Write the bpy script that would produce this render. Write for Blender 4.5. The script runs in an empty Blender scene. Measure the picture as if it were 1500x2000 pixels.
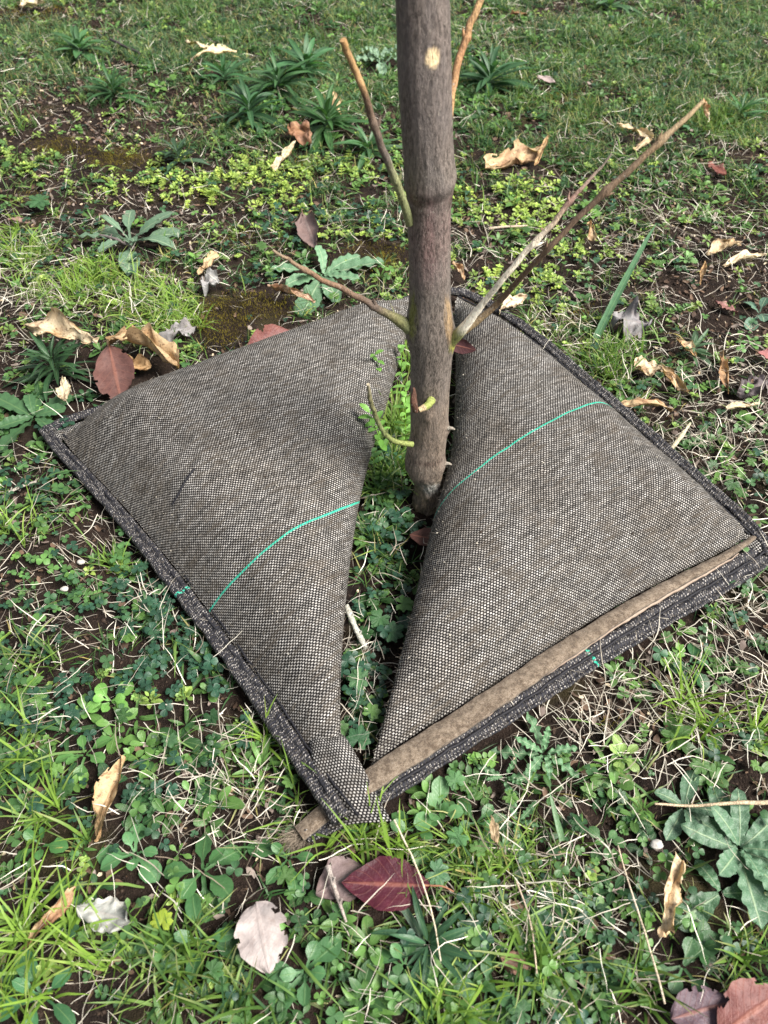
import bpy, math, random
import numpy as np
random.seed(7)
RNG = np.random.default_rng(11)
SC = bpy.context.scene
R = math.radians
# ---------------------------------------------------------------- camera
H = 0.75                      # camera height above the ground, metres
PITCH = R(50)                 # degrees below the horizon
FPX = 1500.0
cam_d = bpy.data.cameras.new("camera")
cam = bpy.data.objects.new("camera", cam_d); SC.collection.objects.link(cam)
cam.location = (0, 0, H); cam.rotation_euler = (R(90) - PITCH, 0, 0)
cam_d.sensor_fit = 'HORIZONTAL'; cam_d.sensor_width = 36; cam_d.lens = 36
cam_d.clip_start = 0.02; cam_d.clip_end = 200
cam_d.dof.use_dof = True; cam_d.dof.focus_distance = 0.93; cam_d.dof.aperture_fstop = 11
SC.camera = cam
# ---------------------------------------------------------------- sky and sun
SUN_EL, SUN_AZ = R(52), R(112)        # azimuth measured clockwise from +Y (away from the camera)
w = bpy.data.worlds.new("World"); SC.world = w; w.use_nodes = True
wn = w.node_tree
sky = wn.nodes.new("ShaderNodeTexSky"); sky.sky_type = 'NISHITA'; sky.sun_disc = False
sky.sun_elevation = SUN_EL; sky.sun_rotation = SUN_AZ; sky.air_density = 1.0; sky.dust_density = 2.5
hs = wn.nodes.new("ShaderNodeHueSaturation"); hs.inputs["Saturation"].default_value = 0.35        # thin cloud takes the blue out
wn.links.new(sky.outputs[0], hs.inputs["Color"]); wn.links.new(hs.outputs[0], wn.nodes["Background"].inputs[0])
wn.nodes["Background"].inputs[1].default_value = 0.075
sun_d = bpy.data.lights.new("sun", 'SUN'); sun_d.energy = 5.0; sun_d.angle = R(28); sun_d.color = (1, 0.95, 0.88)
sun = bpy.data.objects.new("sun", sun_d); SC.collection.objects.link(sun)
sun.rotation_euler = (R(90) - SUN_EL, 0, -SUN_AZ + math.pi)
sun.location = (3, 3, 4)
SC.view_settings.view_transform = 'Standard'; SC.view_settings.look = 'None'
SC.view_settings.gamma = 1; SC.view_settings.exposure = 1.0
SC.cycles.max_bounces = 6; SC.cycles.diffuse_bounces = 3; SC.cycles.glossy_bounces = 2
SC.cycles.transmission_bounces = 3; SC.cycles.transparent_max_bounces = 4
# ---------------------------------------------------------------- geometry helpers
sp, cp = math.sin(PITCH), math.cos(PITCH)
def ray(px, py):
    a = (px - 750) / FPX; b = -(py - 1000) / FPX
    return np.array([a, cp + b * sp, -sp + b * cp])
def at(px, py, z=0.0):                      # where the sight line through a photo point meets height z
    d = ray(px, py); k = (z - H) / d[2]
    return np.array([d[0] * k, d[1] * k, z])
def atY(px, py, Y):                         # ... meets the upright plane at distance Y
    d = ray(px, py); k = Y / d[1]
    return np.array([d[0] * k, Y, H + d[2] * k])
def proj(P):
    P = np.asarray(P, float); x, y, z = P[..., 0], P[..., 1], P[..., 2] - H
    dep = y * cp - z * sp; u = y * sp + z * cp
    return 750 + FPX * x / dep, 1000 - FPX * u / dep, dep
def mpp(px, py, z=0.0):                     # metres per photo pixel there
    return proj(at(px, py, z))[2] / FPX
def hash2(ix, iy, s):
    n = (ix.astype(np.int64) * 374761393 + iy.astype(np.int64) * 668265263 + s * 1442695041) & 0x7fffffff
    n = ((n ^ (n >> 13)) * 1274126177) & 0x7fffffff
    return ((n ^ (n >> 16)) & 0xffff) / 65535.0
def noise(x, y, s=0):
    x = np.asarray(x, float); y = np.asarray(y, float)
    ix, iy = np.floor(x), np.floor(y); fx, fy = x - ix, y - iy
    fx = fx * fx * (3 - 2 * fx); fy = fy * fy * (3 - 2 * fy)
    a = hash2(ix, iy, s); b = hash2(ix + 1, iy, s); c = hash2(ix, iy + 1, s); d = hash2(ix + 1, iy + 1, s)
    return (a + (b - a) * fx) * (1 - fy) + (c + (d - c) * fx) * fy
def fbm(x, y, s=0, o=4):
    t = 0; a = 0.5
    for i in range(o):
        t = t + a * noise(x * 2 ** i + 17.3 * i, y * 2 ** i - 9.1 * i, s + i); a *= 0.5
    return t
def inpoly(x, y, P):
    x = np.asarray(x); y = np.asarray(y); c = np.zeros(x.shape, bool); n = len(P)
    for i in range(n):
        x1, y1 = P[i][0], P[i][1]; x2, y2 = P[(i + 1) % n][0], P[(i + 1) % n][1]
        if y1 == y2: continue
        c ^= ((y1 > y) != (y2 > y)) & (x < (x2 - x1) * (y - y1) / (y2 - y1) + x1)
    return c
def segdist(x, y, P):
    d = np.full(np.shape(x), 1e9)
    for i in range(len(P) - 1):
        ax, ay = P[i][0], P[i][1]; bx, by = P[i + 1][0] - ax, P[i + 1][1] - ay
        L = bx * bx + by * by + 1e-12
        t = np.clip(((x - ax) * bx + (y - ay) * by) / L, 0, 1)
        d = np.minimum(d, np.hypot(x - ax - t * bx, y - ay - t * by))
    return d
def resample(P, n, smooth=2):
    P = np.asarray(P, float)
    for _ in range(smooth):                       # Chaikin, ends kept
        Q = [P[0]]
        for i in range(len(P) - 1):
            Q += [0.75 * P[i] + 0.25 * P[i + 1], 0.25 * P[i] + 0.75 * P[i + 1]]
        Q.append(P[-1]); P = np.array(Q)
    L = np.r_[0, np.cumsum(np.linalg.norm(np.diff(P, axis=0), axis=1))]
    t = np.linspace(0, L[-1], n)
    return np.stack([np.interp(t, L, P[:, k]) for k in range(P.shape[1])], 1)
def gz(x, y):                                # the ground's height
    return (fbm(x * 4, y * 4, 3, 3) - 0.45) * 0.022 + (fbm(x * 28, y * 28, 9, 3) - 0.45) * 0.010

class Acc:                                   # collects geometry of ONE object
    def __init__(s): s.V = []; s.F4 = []; s.F3 = []; s.C = []; s.L = []; s.UV = []; s.n = 0
    def add(s, V, F4=None, F3=None, C=(1, 1, 1), L=None, UV=None):
        V = np.asarray(V, float).reshape(-1, 3); n = len(V)
        s.V.append(V)
        if F4 is not None and len(F4): s.F4.append(np.asarray(F4).reshape(-1, 4) + s.n)
        if F3 is not None and len(F3): s.F3.append(np.asarray(F3).reshape(-1, 3) + s.n)
        s.C.append(np.broadcast_to(np.asarray(C, float), (n, 3)))
        s.L.append(np.zeros((n, 3)) if L is None else np.asarray(L, float).reshape(-1, 3))
        s.UV.append(np.zeros((n, 2)) if UV is None else np.asarray(UV, float).reshape(-1, 2))
        s.n += n
    def build(s, name, mat, parent=None, smooth=True, origin=None):
        V = np.concatenate(s.V); C = np.concatenate(s.C); L = np.concatenate(s.L); UV = np.concatenate(s.UV)
        if origin is not None: V = V - np.asarray(origin)
        F4 = np.concatenate(s.F4) if s.F4 else np.zeros((0, 4), int)
        F3 = np.concatenate(s.F3) if s.F3 else np.zeros((0, 3), int)
        me = bpy.data.meshes.new(name); me.vertices.add(len(V)); me.vertices.foreach_set("co", V.ravel().astype(np.float32))
        idx = np.concatenate([F4.ravel(), F3.ravel()]).astype(np.int32)
        me.loops.add(len(idx)); me.loops.foreach_set("vertex_index", idx)
        st = np.concatenate([np.arange(len(F4)) * 4, len(F4) * 4 + np.arange(len(F3)) * 3]).astype(np.int32)
        me.polygons.add(len(st)); me.polygons.foreach_set("loop_start", st)
        me.polygons.foreach_set("use_smooth", np.full(len(st), smooth))
        a = me.attributes.new("Col", 'FLOAT_COLOR', 'POINT')
        a.data.foreach_set("color", np.c_[C, np.ones(len(C))].ravel().astype(np.float32))
        a = me.attributes.new("lc", 'FLOAT_VECTOR', 'POINT'); a.data.foreach_set("vector", L.ravel().astype(np.float32))
        uvl = me.uv_layers.new(name="UVMap"); uvl.data.foreach_set("uv", UV[idx].ravel().astype(np.float32))
        me.update(calc_edges=True); me.validate()
        me.materials.append(mat)
        o = bpy.data.objects.new(name, me); SC.collection.objects.link(o)
        if origin is not None: o.location = origin
        if parent is not None:
            o.parent = parent
            o.location = np.asarray(o.location) - np.asarray(parent.location)
        return o
def tag(o, label=None, cat=None, group=None, kind=None):
    if label: o["label"] = label
    if cat: o["category"] = cat
    if group: o["group"] = group
    if kind: o["kind"] = kind
    return o
def empty(name, loc):
    o = bpy.data.objects.new(name, None); SC.collection.objects.link(o); o.location = loc; o.empty_display_size = 0.05
    return o
def gridF(n, m, wrap=False):                 # n rows, m columns
    i, j = np.meshgrid(np.arange(n - 1), np.arange(m if wrap else m - 1), indexing='ij')
    a = i * m + j; b = i * m + (j + 1) % m
    return np.stack([a, b, b + m, a + m], -1).reshape(-1, 4)

# ---------------------------------------------------------------- materials
class NT:
    def __init__(s, name):
        s.m = bpy.data.materials.new(name); s.m.use_nodes = True; s.t = s.m.node_tree
        s.b = s.t.nodes["Principled BSDF"]; s.o = s.t.nodes["Material Output"]
    def n(s, typ, **kw):
        d = s.t.nodes.new(typ)
        for k, v in kw.items():
            if k == 'i':
                for a, b in v.items(): s.put(d.inputs[a], b)
            else: setattr(d, k, v)
        return d
    def put(s, inp, v):
        if isinstance(v, bpy.types.NodeSocket): s.t.links.new(v, inp)
        else: inp.default_value = v
    def math(s, op, a, b=0.0, c=None, clamp=False):
        d = s.n("ShaderNodeMath", operation=op, use_clamp=clamp); s.put(d.inputs[0], a); s.put(d.inputs[1], b)
        if c is not None: s.put(d.inputs[2], c)
        return d.outputs[0]
    def step(s, v, lo, hi, a=0.0, b=1.0):
        d = s.n("ShaderNodeMapRange", interpolation_type='SMOOTHSTEP')
        for k, x in zip((0, 1, 2, 3, 4), (v, lo, hi, a, b)): s.put(d.inputs[k], x)
        return d.outputs[0]
    def mix(s, f, a, b, mode='MIX'):
        d = s.n("ShaderNodeMix", data_type='RGBA', blend_type=mode); s.put(d.inputs[0], f)
        s.put(d.inputs[6], a if isinstance(a, bpy.types.NodeSocket) else (*a, 1)); s.put(d.inputs[7], b if isinstance(b, bpy.types.NodeSocket) else (*b, 1))
        return d.outputs[2]
    def noise(s, vec, scale, detail=3, rough=0.55, dist=0.0):
        d = s.n("ShaderNodeTexNoise"); s.put(d.inputs["Vector"], vec); d.inputs["Scale"].default_value = scale
        d.inputs["Detail"].default_value = detail; d.inputs["Roughness"].default_value = rough; d.inputs["Distortion"].default_value = dist
        return d.outputs["Fac"]
    def pos(s): return s.n("ShaderNodeNewGeometry").outputs["Position"]
    def mul(s, vec, v):
        d = s.n("ShaderNodeVectorMath", operation='MULTIPLY'); s.put(d.inputs[0], vec); d.inputs[1].default_value = v
        return d.outputs[0]
    def attr(s, name): return s.n("ShaderNodeAttribute", attribute_name=name)
    def bump(s, h, strength, dist):
        d = s.n("ShaderNodeBump"); d.inputs["Strength"].default_value = strength; d.inputs["Distance"].default_value = dist
        s.put(d.inputs["Height"], h); s.put(s.b.inputs["Normal"], d.outputs[0])
    def fin(s, col, rough=0.8, spec=0.3):
        s.put(s.b.inputs["Base Color"], col if isinstance(col, bpy.types.NodeSocket) else (*col, 1))
        s.put(s.b.inputs["Roughness"], rough); s.b.inputs["Specular IOR Level"].default_value = spec
        return s.m

def leaf_mat(name, rough=0.5, spec=0.4, trans=0.3, rib=0.5, ribcol=(0.35, 0.45, 0.2), spots=0.0, spotcol=(0.05, 0.03, 0.01), veins=0.3, bump=0.4, hair=0.0):
    t = NT(name); P = t.pos(); c = t.attr("Col").outputs["Color"]
    n1 = t.noise(P, 90, 3); c = t.mix(1.0, c, t.mix(n1, (0.65, 0.68, 0.7), (1.35, 1.3, 1.25)), 'MULTIPLY')
    lc = t.n("ShaderNodeSeparateXYZ"); t.put(lc.inputs[0], t.attr("lc").outputs["Vector"])
    tt, v = lc.outputs[0], lc.outputs[1]; av = t.math('ABSOLUTE', v)
    ribm = t.step(av, 0.03, 0.13, 1, 0)
    vein = t.math('FRACT', t.math('ADD', t.math('MULTIPLY', tt, 9.0), t.math('MULTIPLY', av, -2.2)))
    vein = t.step(t.math('ABSOLUTE', t.math('SUBTRACT', vein, 0.5)), 0.0, 0.11, 1, 0)
    m = t.math('MAXIMUM', ribm, t.math('MULTIPLY', vein, veins))
    c = t.mix(t.math('MULTIPLY', m, rib), c, ribcol)
    if spots:
        s2 = t.step(t.noise(P, 160, 4, 0.65), 0.52, 0.68, 0, spots); c = t.mix(s2, c, spotcol)
        s3 = t.step(t.noise(P, 50, 2, 0.5), 0.5, 0.7, 0, spots * 0.7); c = t.mix(s3, c, t.mix(1.0, c, (0.45, 0.3, 0.2), 'MULTIPLY'))
    if hair:
        s2 = t.step(t.noise(P, 900, 1), 0.5, 0.7, 0, hair); c = t.mix(s2, c, (0.3, 0.38, 0.3))
    t.bump(t.math('ADD', t.math('MULTIPLY', m, -0.6), t.noise(P, 300, 2)), bump, 0.0012)
    t.fin(c, rough, spec)
    tr = t.n("ShaderNodeBsdfTranslucent"); t.put(tr.inputs[0], t.mix(1.0, c, (1.3, 1.5, 0.7), 'MULTIPLY'))
    mx = t.n("ShaderNodeMixShader"); mx.inputs[0].default_value = trans
    t.t.links.new(t.b.outputs[0], mx.inputs[1]); t.t.links.new(tr.outputs[0], mx.inputs[2]); t.t.links.new(mx.outputs[0], t.o.inputs[0])
    return t.m
M = {}
M['grass'] = leaf_mat("grass_blades", 0.5, 0.3, 0.35, 0.0, veins=0, bump=0.1)
M['straw'] = leaf_mat("dry_straw", 0.7, 0.25, 0.15, 0.0, veins=0, bump=0.3)
M['leaf'] = leaf_mat("weed_leaf", 0.42, 0.42, 0.28, 0.28, (0.22, 0.33, 0.13), veins=0.3, bump=0.4)
M['clover'] = leaf_mat("clover_leaf", 0.45, 0.42, 0.22, 0.12, (0.2, 0.3, 0.15), veins=0.1, bump=0.3)
M['rosette'] = leaf_mat("rosette_leaf", 0.5, 0.4, 0.2, 0.75, (0.30, 0.40, 0.24), veins=0.25, bump=0.6, hair=0.35)
M['dry'] = leaf_mat("dry_leaf", 0.6, 0.3, 0.2, 0.35, (0.5, 0.36, 0.2), spots=0.75, spotcol=(0.10, 0.045, 0.02), veins=0.3, bump=0.8)
M['red'] = leaf_mat("red_leaf", 0.5, 0.22, 0.08, 0.35, (0.36, 0.15, 0.10), spots=0.35, spotcol=(0.06, 0.02, 0.02), veins=0.35, bump=0.6)
M['grey'] = leaf_mat("grey_leaf", 0.6, 0.35, 0.08, 0.3, (0.32, 0.27, 0.25), spots=0.3, spotcol=(0.18, 0.13, 0.11), veins=0.35, bump=0.6)
M['moss'] = leaf_mat("moss", 0.8, 0.15, 0.3, 0.0, veins=0, bump=0.1)

def soil_mat():
    t = NT("soil"); P = t.pos()
    c = t.mix(t.step(t.noise(P, 14, 4), 0.35, 0.7), (0.026, 0.017, 0.013), (0.010, 0.007, 0.006))
    c = t.mix(t.step(t.noise(P, 260, 3), 0.55, 0.72, 0, 0.8), c, (0.075, 0.052, 0.038))
    c = t.mix(t.step(t.noise(P, 8, 3), 0.55, 0.7, 0, 0.5), c, (0.05, 0.045, 0.015))
    t.bump(t.math('ADD', t.noise(P, 160, 5, 0.7), t.noise(P, 600, 2)), 1.0, 0.004)
    return t.fin(c, 0.95, 0.15)
M['soil'] = soil_mat()

def weave_mat(name, s0=None, dark=(0.006, 0.006, 0.009), lite=(0.53, 0.512, 0.482), tan=(0.074, 0.060, 0.045), pa=0.0040, pb=0.0022, fuzz=1.0):
    t = NT(name)
    uv = t.n("ShaderNodeUVMap").outputs[0]
    wob = t.n("ShaderNodeVectorMath", operation='MULTIPLY_ADD')
    nn = t.n("ShaderNodeTexNoise"); t.put(nn.inputs["Vector"], uv); nn.inputs["Scale"].default_value = 60; nn.inputs["Detail"].default_value = 2
    t.put(wob.inputs[0], nn.outputs["Color"]); wob.inputs[1].default_value = (0.0012, 0.0012, 0); t.put(wob.inputs[2], uv)
    s = t.n("ShaderNodeSeparateXYZ"); t.put(s.inputs[0], wob.outputs[0]); U, V = s.outputs[0], s.outputs[1]
    rowf = t.math('DIVIDE', V, pb); row = t.math('FLOOR', rowf)
    half = t.math('MULTIPLY', t.math('FLOORED_MODULO', row, 2.0), 0.5)
    uf = t.math('ADD', t.math('DIVIDE', U, pa), half)
    du = t.math('ABSOLUTE', t.math('SUBTRACT', t.math('FRACT', uf), 0.5)); dv = t.math('ABSOLUTE', t.math('SUBTRACT', t.math('FRACT', rowf), 0.5))
    mask = t.math('MULTIPLY', t.step(du, 0.20, 0.30, 1, 0), t.step(dv, 0.24, 0.38, 1, 0))
    cell = t.n("ShaderNodeCombineXYZ"); t.put(cell.inputs[0], t.math('FLOOR', uf)); t.put(cell.inputs[1], row)
    wnz = t.n("ShaderNodeTexWhiteNoise", noise_dimensions='2D'); t.put(wnz.inputs["Vector"], cell.outputs[0])
    br = t.math('MULTIPLY_ADD', wnz.outputs["Value"], 0.5, 0.6)
    lc = t.mix(1.0, lite, t.n("ShaderNodeCombineXYZ", i={0: br, 1: br, 2: br}).outputs[0], 'MULTIPLY')
    c = t.mix(mask, dark, lc)
    rib = t.n("ShaderNodeCombineXYZ"); t.put(rib.inputs[0], t.math('MULTIPLY', U, 36.0)); t.put(rib.inputs[1], t.math('MULTIPLY', t.math('FLOOR', t.math('DIVIDE', V, 0.0044)), 0.77))
    rb = t.step(t.noise(rib.outputs[0], 1.0, 3, 0.7), 0.34, 0.66, 0.46, 1.06)      # uneven yarns give faint ribs
    c = t.mix(1.0, c, t.n("ShaderNodeCombineXYZ", i={0: rb, 1: rb, 2: rb}).outputs[0], 'MULTIPLY')
    # weathered fibres caught on the weave, in streaks along the yarn
    st = t.noise(t.mul(uv, (38, 210, 1)), 1.0, 4, 0.6); st2 = t.noise(uv, 22, 3, 0.6); st3 = t.noise(t.mul(uv, (420, 900, 1)), 1.0, 2, 0.6)
    f = t.math('MULTIPLY', t.step(st, 0.40, 0.66), t.step(st2, 0.32, 0.62))
    f = t.math('MULTIPLY', t.math('ADD', t.math('MULTIPLY', f, 0.66), 0.10), t.step(st3, 0.3, 0.62, 0.35, 1.0))
    c = t.mix(t.math('MULTIPLY', f, fuzz, clamp=True), c, tan)
    dirt = t.step(t.noise(uv, 9, 4, 0.65), 0.45, 0.72, 0, 0.45); c = t.mix(dirt, c, t.mix(1.0, c, (0.66, 0.58, 0.50), 'MULTIPLY'))
    sm = t.step(st3, 0.62, 0.75, 0, 0.2); c = t.mix(sm, c, (0.36, 0.34, 0.30))
    if s0 is not None:
        g = t.math('ABSOLUTE', t.math('SUBTRACT', V, s0))
        gm = t.step(g, 0.0010, 0.0015, 1, 0)
        gm = t.math('MULTIPLY', gm, t.step(t.math('ABSOLUTE', t.math('SUBTRACT', t.math('FRACT', t.math('ADD', t.math('DIVIDE', U, 0.0030), t.math('MULTIPLY', rowf, 0.5))), 0.5)), 0.28, 0.44, 1, 0.12))
        c = t.mix(gm, c, (0.035, 0.42, 0.29))
    t.bump(t.math('ADD', mask, t.math('MULTIPLY', st3, 0.6)), 0.7, 0.0008)
    t.b.inputs["Sheen Weight"].default_value = 0.0; t.b.inputs["Sheen Roughness"].default_value = 0.6
    return t.fin(c, 0.8, 0.12)
def hem_mat(name, pitch=0.0030, slant=0.6, duty=0.28, gpos=None):
    t = NT(name); s = t.n("ShaderNodeSeparateXYZ"); t.put(s.inputs[0], t.n("ShaderNodeUVMap").outputs[0]); U, V = s.outputs[0], s.outputs[1]
    ph = t.math('ADD', t.math('DIVIDE', U, pitch), t.math('MULTIPLY', V, slant / pitch)); ph = t.math('ADD', ph, t.math('MULTIPLY', t.noise(t.pos(), 120, 2), 1.2))
    rowf = t.math('DIVIDE', V, 0.0024)
    du = t.math('ABSOLUTE', t.math('SUBTRACT', t.math('FRACT', t.math('ADD', ph, t.math('MULTIPLY', t.math('FLOORED_MODULO', t.math('FLOOR', rowf), 2.0), 0.5))), 0.5))
    dv = t.math('ABSOLUTE', t.math('SUBTRACT', t.math('FRACT', rowf), 0.5))
    rn = t.n("ShaderNodeTexWhiteNoise", noise_dimensions='2D'); cb = t.n("ShaderNodeCombineXYZ", i={0: t.math('FLOOR', ph), 1: t.math('FLOOR', rowf)}); t.put(rn.inputs["Vector"], cb.outputs[0])
    m = t.math('MULTIPLY', t.math('MULTIPLY', t.step(du, duty - 0.1, duty, 1, 0), t.step(dv, 0.28, 0.44, 1, 0)), t.step(rn.outputs["Value"], 0.30, 0.85, 0.03, 1))
    c = t.mix(m, (0.010, 0.010, 0.012), (0.36, 0.34, 0.32))
    th = t.step(t.math('ABSOLUTE', t.math('SUBTRACT', t.math('FRACT', t.math('ADD', t.math('DIVIDE', U, 0.0042), t.math('MULTIPLY', V, 60))), 0.5)), 0.30, 0.42, 0, 0.8)
    c = t.mix(th, c, (0.016, 0.017, 0.03))
    c = t.mix(t.step(t.noise(t.pos(), 250, 3), 0.52, 0.75, 0, 0.55), c, (0.13, 0.11, 0.09))
    if gpos is not None:
        gm = t.math('MULTIPLY', t.step(t.math('ABSOLUTE', t.math('SUBTRACT', U, gpos)), 0.0012, 0.0022, 1, 0), t.step(t.noise(t.pos(), 400, 2), 0.45, 0.55)); c = t.mix(gm, c, (0.035, 0.42, 0.29))
    t.bump(t.math('ADD', m, t.math('MULTIPLY', th, 0.8)), 0.9, 0.0012)
    return t.fin(c, 0.7, 0.3)
def felt_mat():
    t = NT("felt"); P = t.pos()
    c = t.mix(t.step(t.noise(P, 130, 5, 0.75), 0.38, 0.62), (0.10, 0.074, 0.052), (0.27, 0.215, 0.160))
    c = t.mix(t.step(t.noise(t.mul(P, (1, 1, 3)), 450, 3, 0.7, 1.5), 0.48, 0.62, 0, 0.85), c, (0.09, 0.06, 0.04))
    c = t.mix(t.step(t.noise(P, 900, 2, 0.6, 2.0), 0.56, 0.7, 0, 0.6), c, (0.46, 0.40, 0.33))
    t.bump(t.noise(P, 800, 3, 0.7, 1.5), 1.0, 0.0014)
    t.b.inputs["Sheen Weight"].default_value = 0.1
    return t.fin(c, 0.95, 0.1)
M['felt'] = felt_mat()
def plain(name, col, rough=0.7, spec=0.3, var=0.3):
    t = NT(name); P = t.pos(); d = tuple(x * (1 - var) for x in col); e = tuple(min(1, x * (1 + var)) for x in col)
    c = t.mix(t.noise(P, 200, 3), d, e); t.bump(t.noise(P, 500, 3), 0.5, 0.001); return t.fin(c, rough, spec)
M['thread'] = plain("dark_thread_and_groove_shade", (0.012, 0.012, 0.016))
M['fibre'] = plain("loose_fibre", (0.20, 0.18, 0.15))
M['stone'] = plain("pale_stone", (0.42, 0.40, 0.37))
def bark_mat(name, amt=0.75, lo=0.42):
    t = NT(name); P = t.pos(); c0 = t.attr("Col").outputs["Color"]
    q = t.mul(P, (620, 620, 150)); a = t.noise(q, 1.0, 4, 0.65, 0.4)
    fine = t.noise(t.mul(P, (1300, 1300, 420)), 1.0, 3, 0.7)
    big = t.noise(t.mul(P, (60, 60, 14)), 1.0, 4, 0.6)
    c = t.mix(1.0, c0, t.mix(t.step(a, 0.36, 0.62), (lo, lo * .96, lo * .92), (1.45, 1.42, 1.36)), 'MULTIPLY')
    c = t.mix(t.step(big, 0.4, 0.7, 0, 0.55), c, t.mix(1.0, c0, (1.25, 1.3, 1.35), 'MULTIPLY'))
    c = t.mix(t.step(fine, 0.56, 0.70, 0, amt), c, (0.30, 0.265, 0.225))
    vor = t.n("ShaderNodeTexVoronoi"); t.put(vor.inputs["Vector"], t.mul(P, (150, 150, 110))); vor.inputs["Scale"].default_value = 1
    c = t.mix(t.step(vor.outputs["Distance"], 0.09, 0.16, 0.7, 0), c, (0.27, 0.235, 0.2))
    t.bump(t.math('ADD', a, t.math('MULTIPLY', fine, 0.5)), 0.9, 0.0016)
    return t.fin(c, 0.62, 0.35)
M['bark'] = bark_mat("bark"); M['twig'] = bark_mat("twig_bark", 0.15, 0.62)

# ================================================================ GROUND
def axis(a, b, step, far):
    c = np.arange(a, b, step); g = []; s = step; v = b
    while v < far: g.append(v); s *= 1.35; v += s
    g.append(far); l = []; s = step; v = a - step
    while v > -far: l.append(v); s *= 1.35; v -= s
    l.append(-far); return np.r_[np.array(l[::-1]), c, np.array(g)]
gx, gy = axis(-1.7, 1.7, 0.0065, 40), axis(-0.3, 3.0, 0.0065, 40)
X, Y = np.meshgrid(gx, gy, indexing='ij')
Zg = gz(X, Y) + (fbm(X * 90, Y * 90, 21, 3) - 0.45) * 0.007
g = Acc(); g.add(np.stack([X, Y, Zg], -1), gridF(len(gx), len(gy))); g.F4 = [f[:, ::-1] for f in g.F4]
tag(g.build("ground", M['soil']), kind="structure")

# ================================================================ BAG
def pts(lst, z): return [at(a, b, z) for a, b in lst]
Lseam = [(117, 853), (146, 893), (240, 990), (340, 1110), (440, 1240), (535, 1372), (605, 1478), (650, 1540)]
Linner = [(668, 1500), (664, 1400), (667, 1300), (676, 1180), (690, 1060), (707, 965), (730, 880), (757, 797), (782, 705), (800, 650)]
Lfar = [(812, 620), (800, 615), (750, 625), (700, 635), (640, 656), (560, 685), (480, 715), (400, 745), (320, 776), (255, 805), (200, 824), (150, 838), (128, 845)]
Rinner = [(722, 1500), (742, 1430), (772, 1330), (798, 1230), (822, 1130), (842, 1040), (860, 975), (882, 900), (888, 800), (890, 700), (886, 625)]
Rtop = [(893, 600), (950, 632), (1010, 672), (1100, 743), (1200, 828), (1300, 915), (1400, 998), (1462, 1050)]
Rnear = [(1462, 1058), (1400, 1090), (1300, 1138), (1200, 1192), (1100, 1254), (1000, 1322), (900, 1387), (800, 1448), (735, 1495)]
LIFT = 0.010
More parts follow.
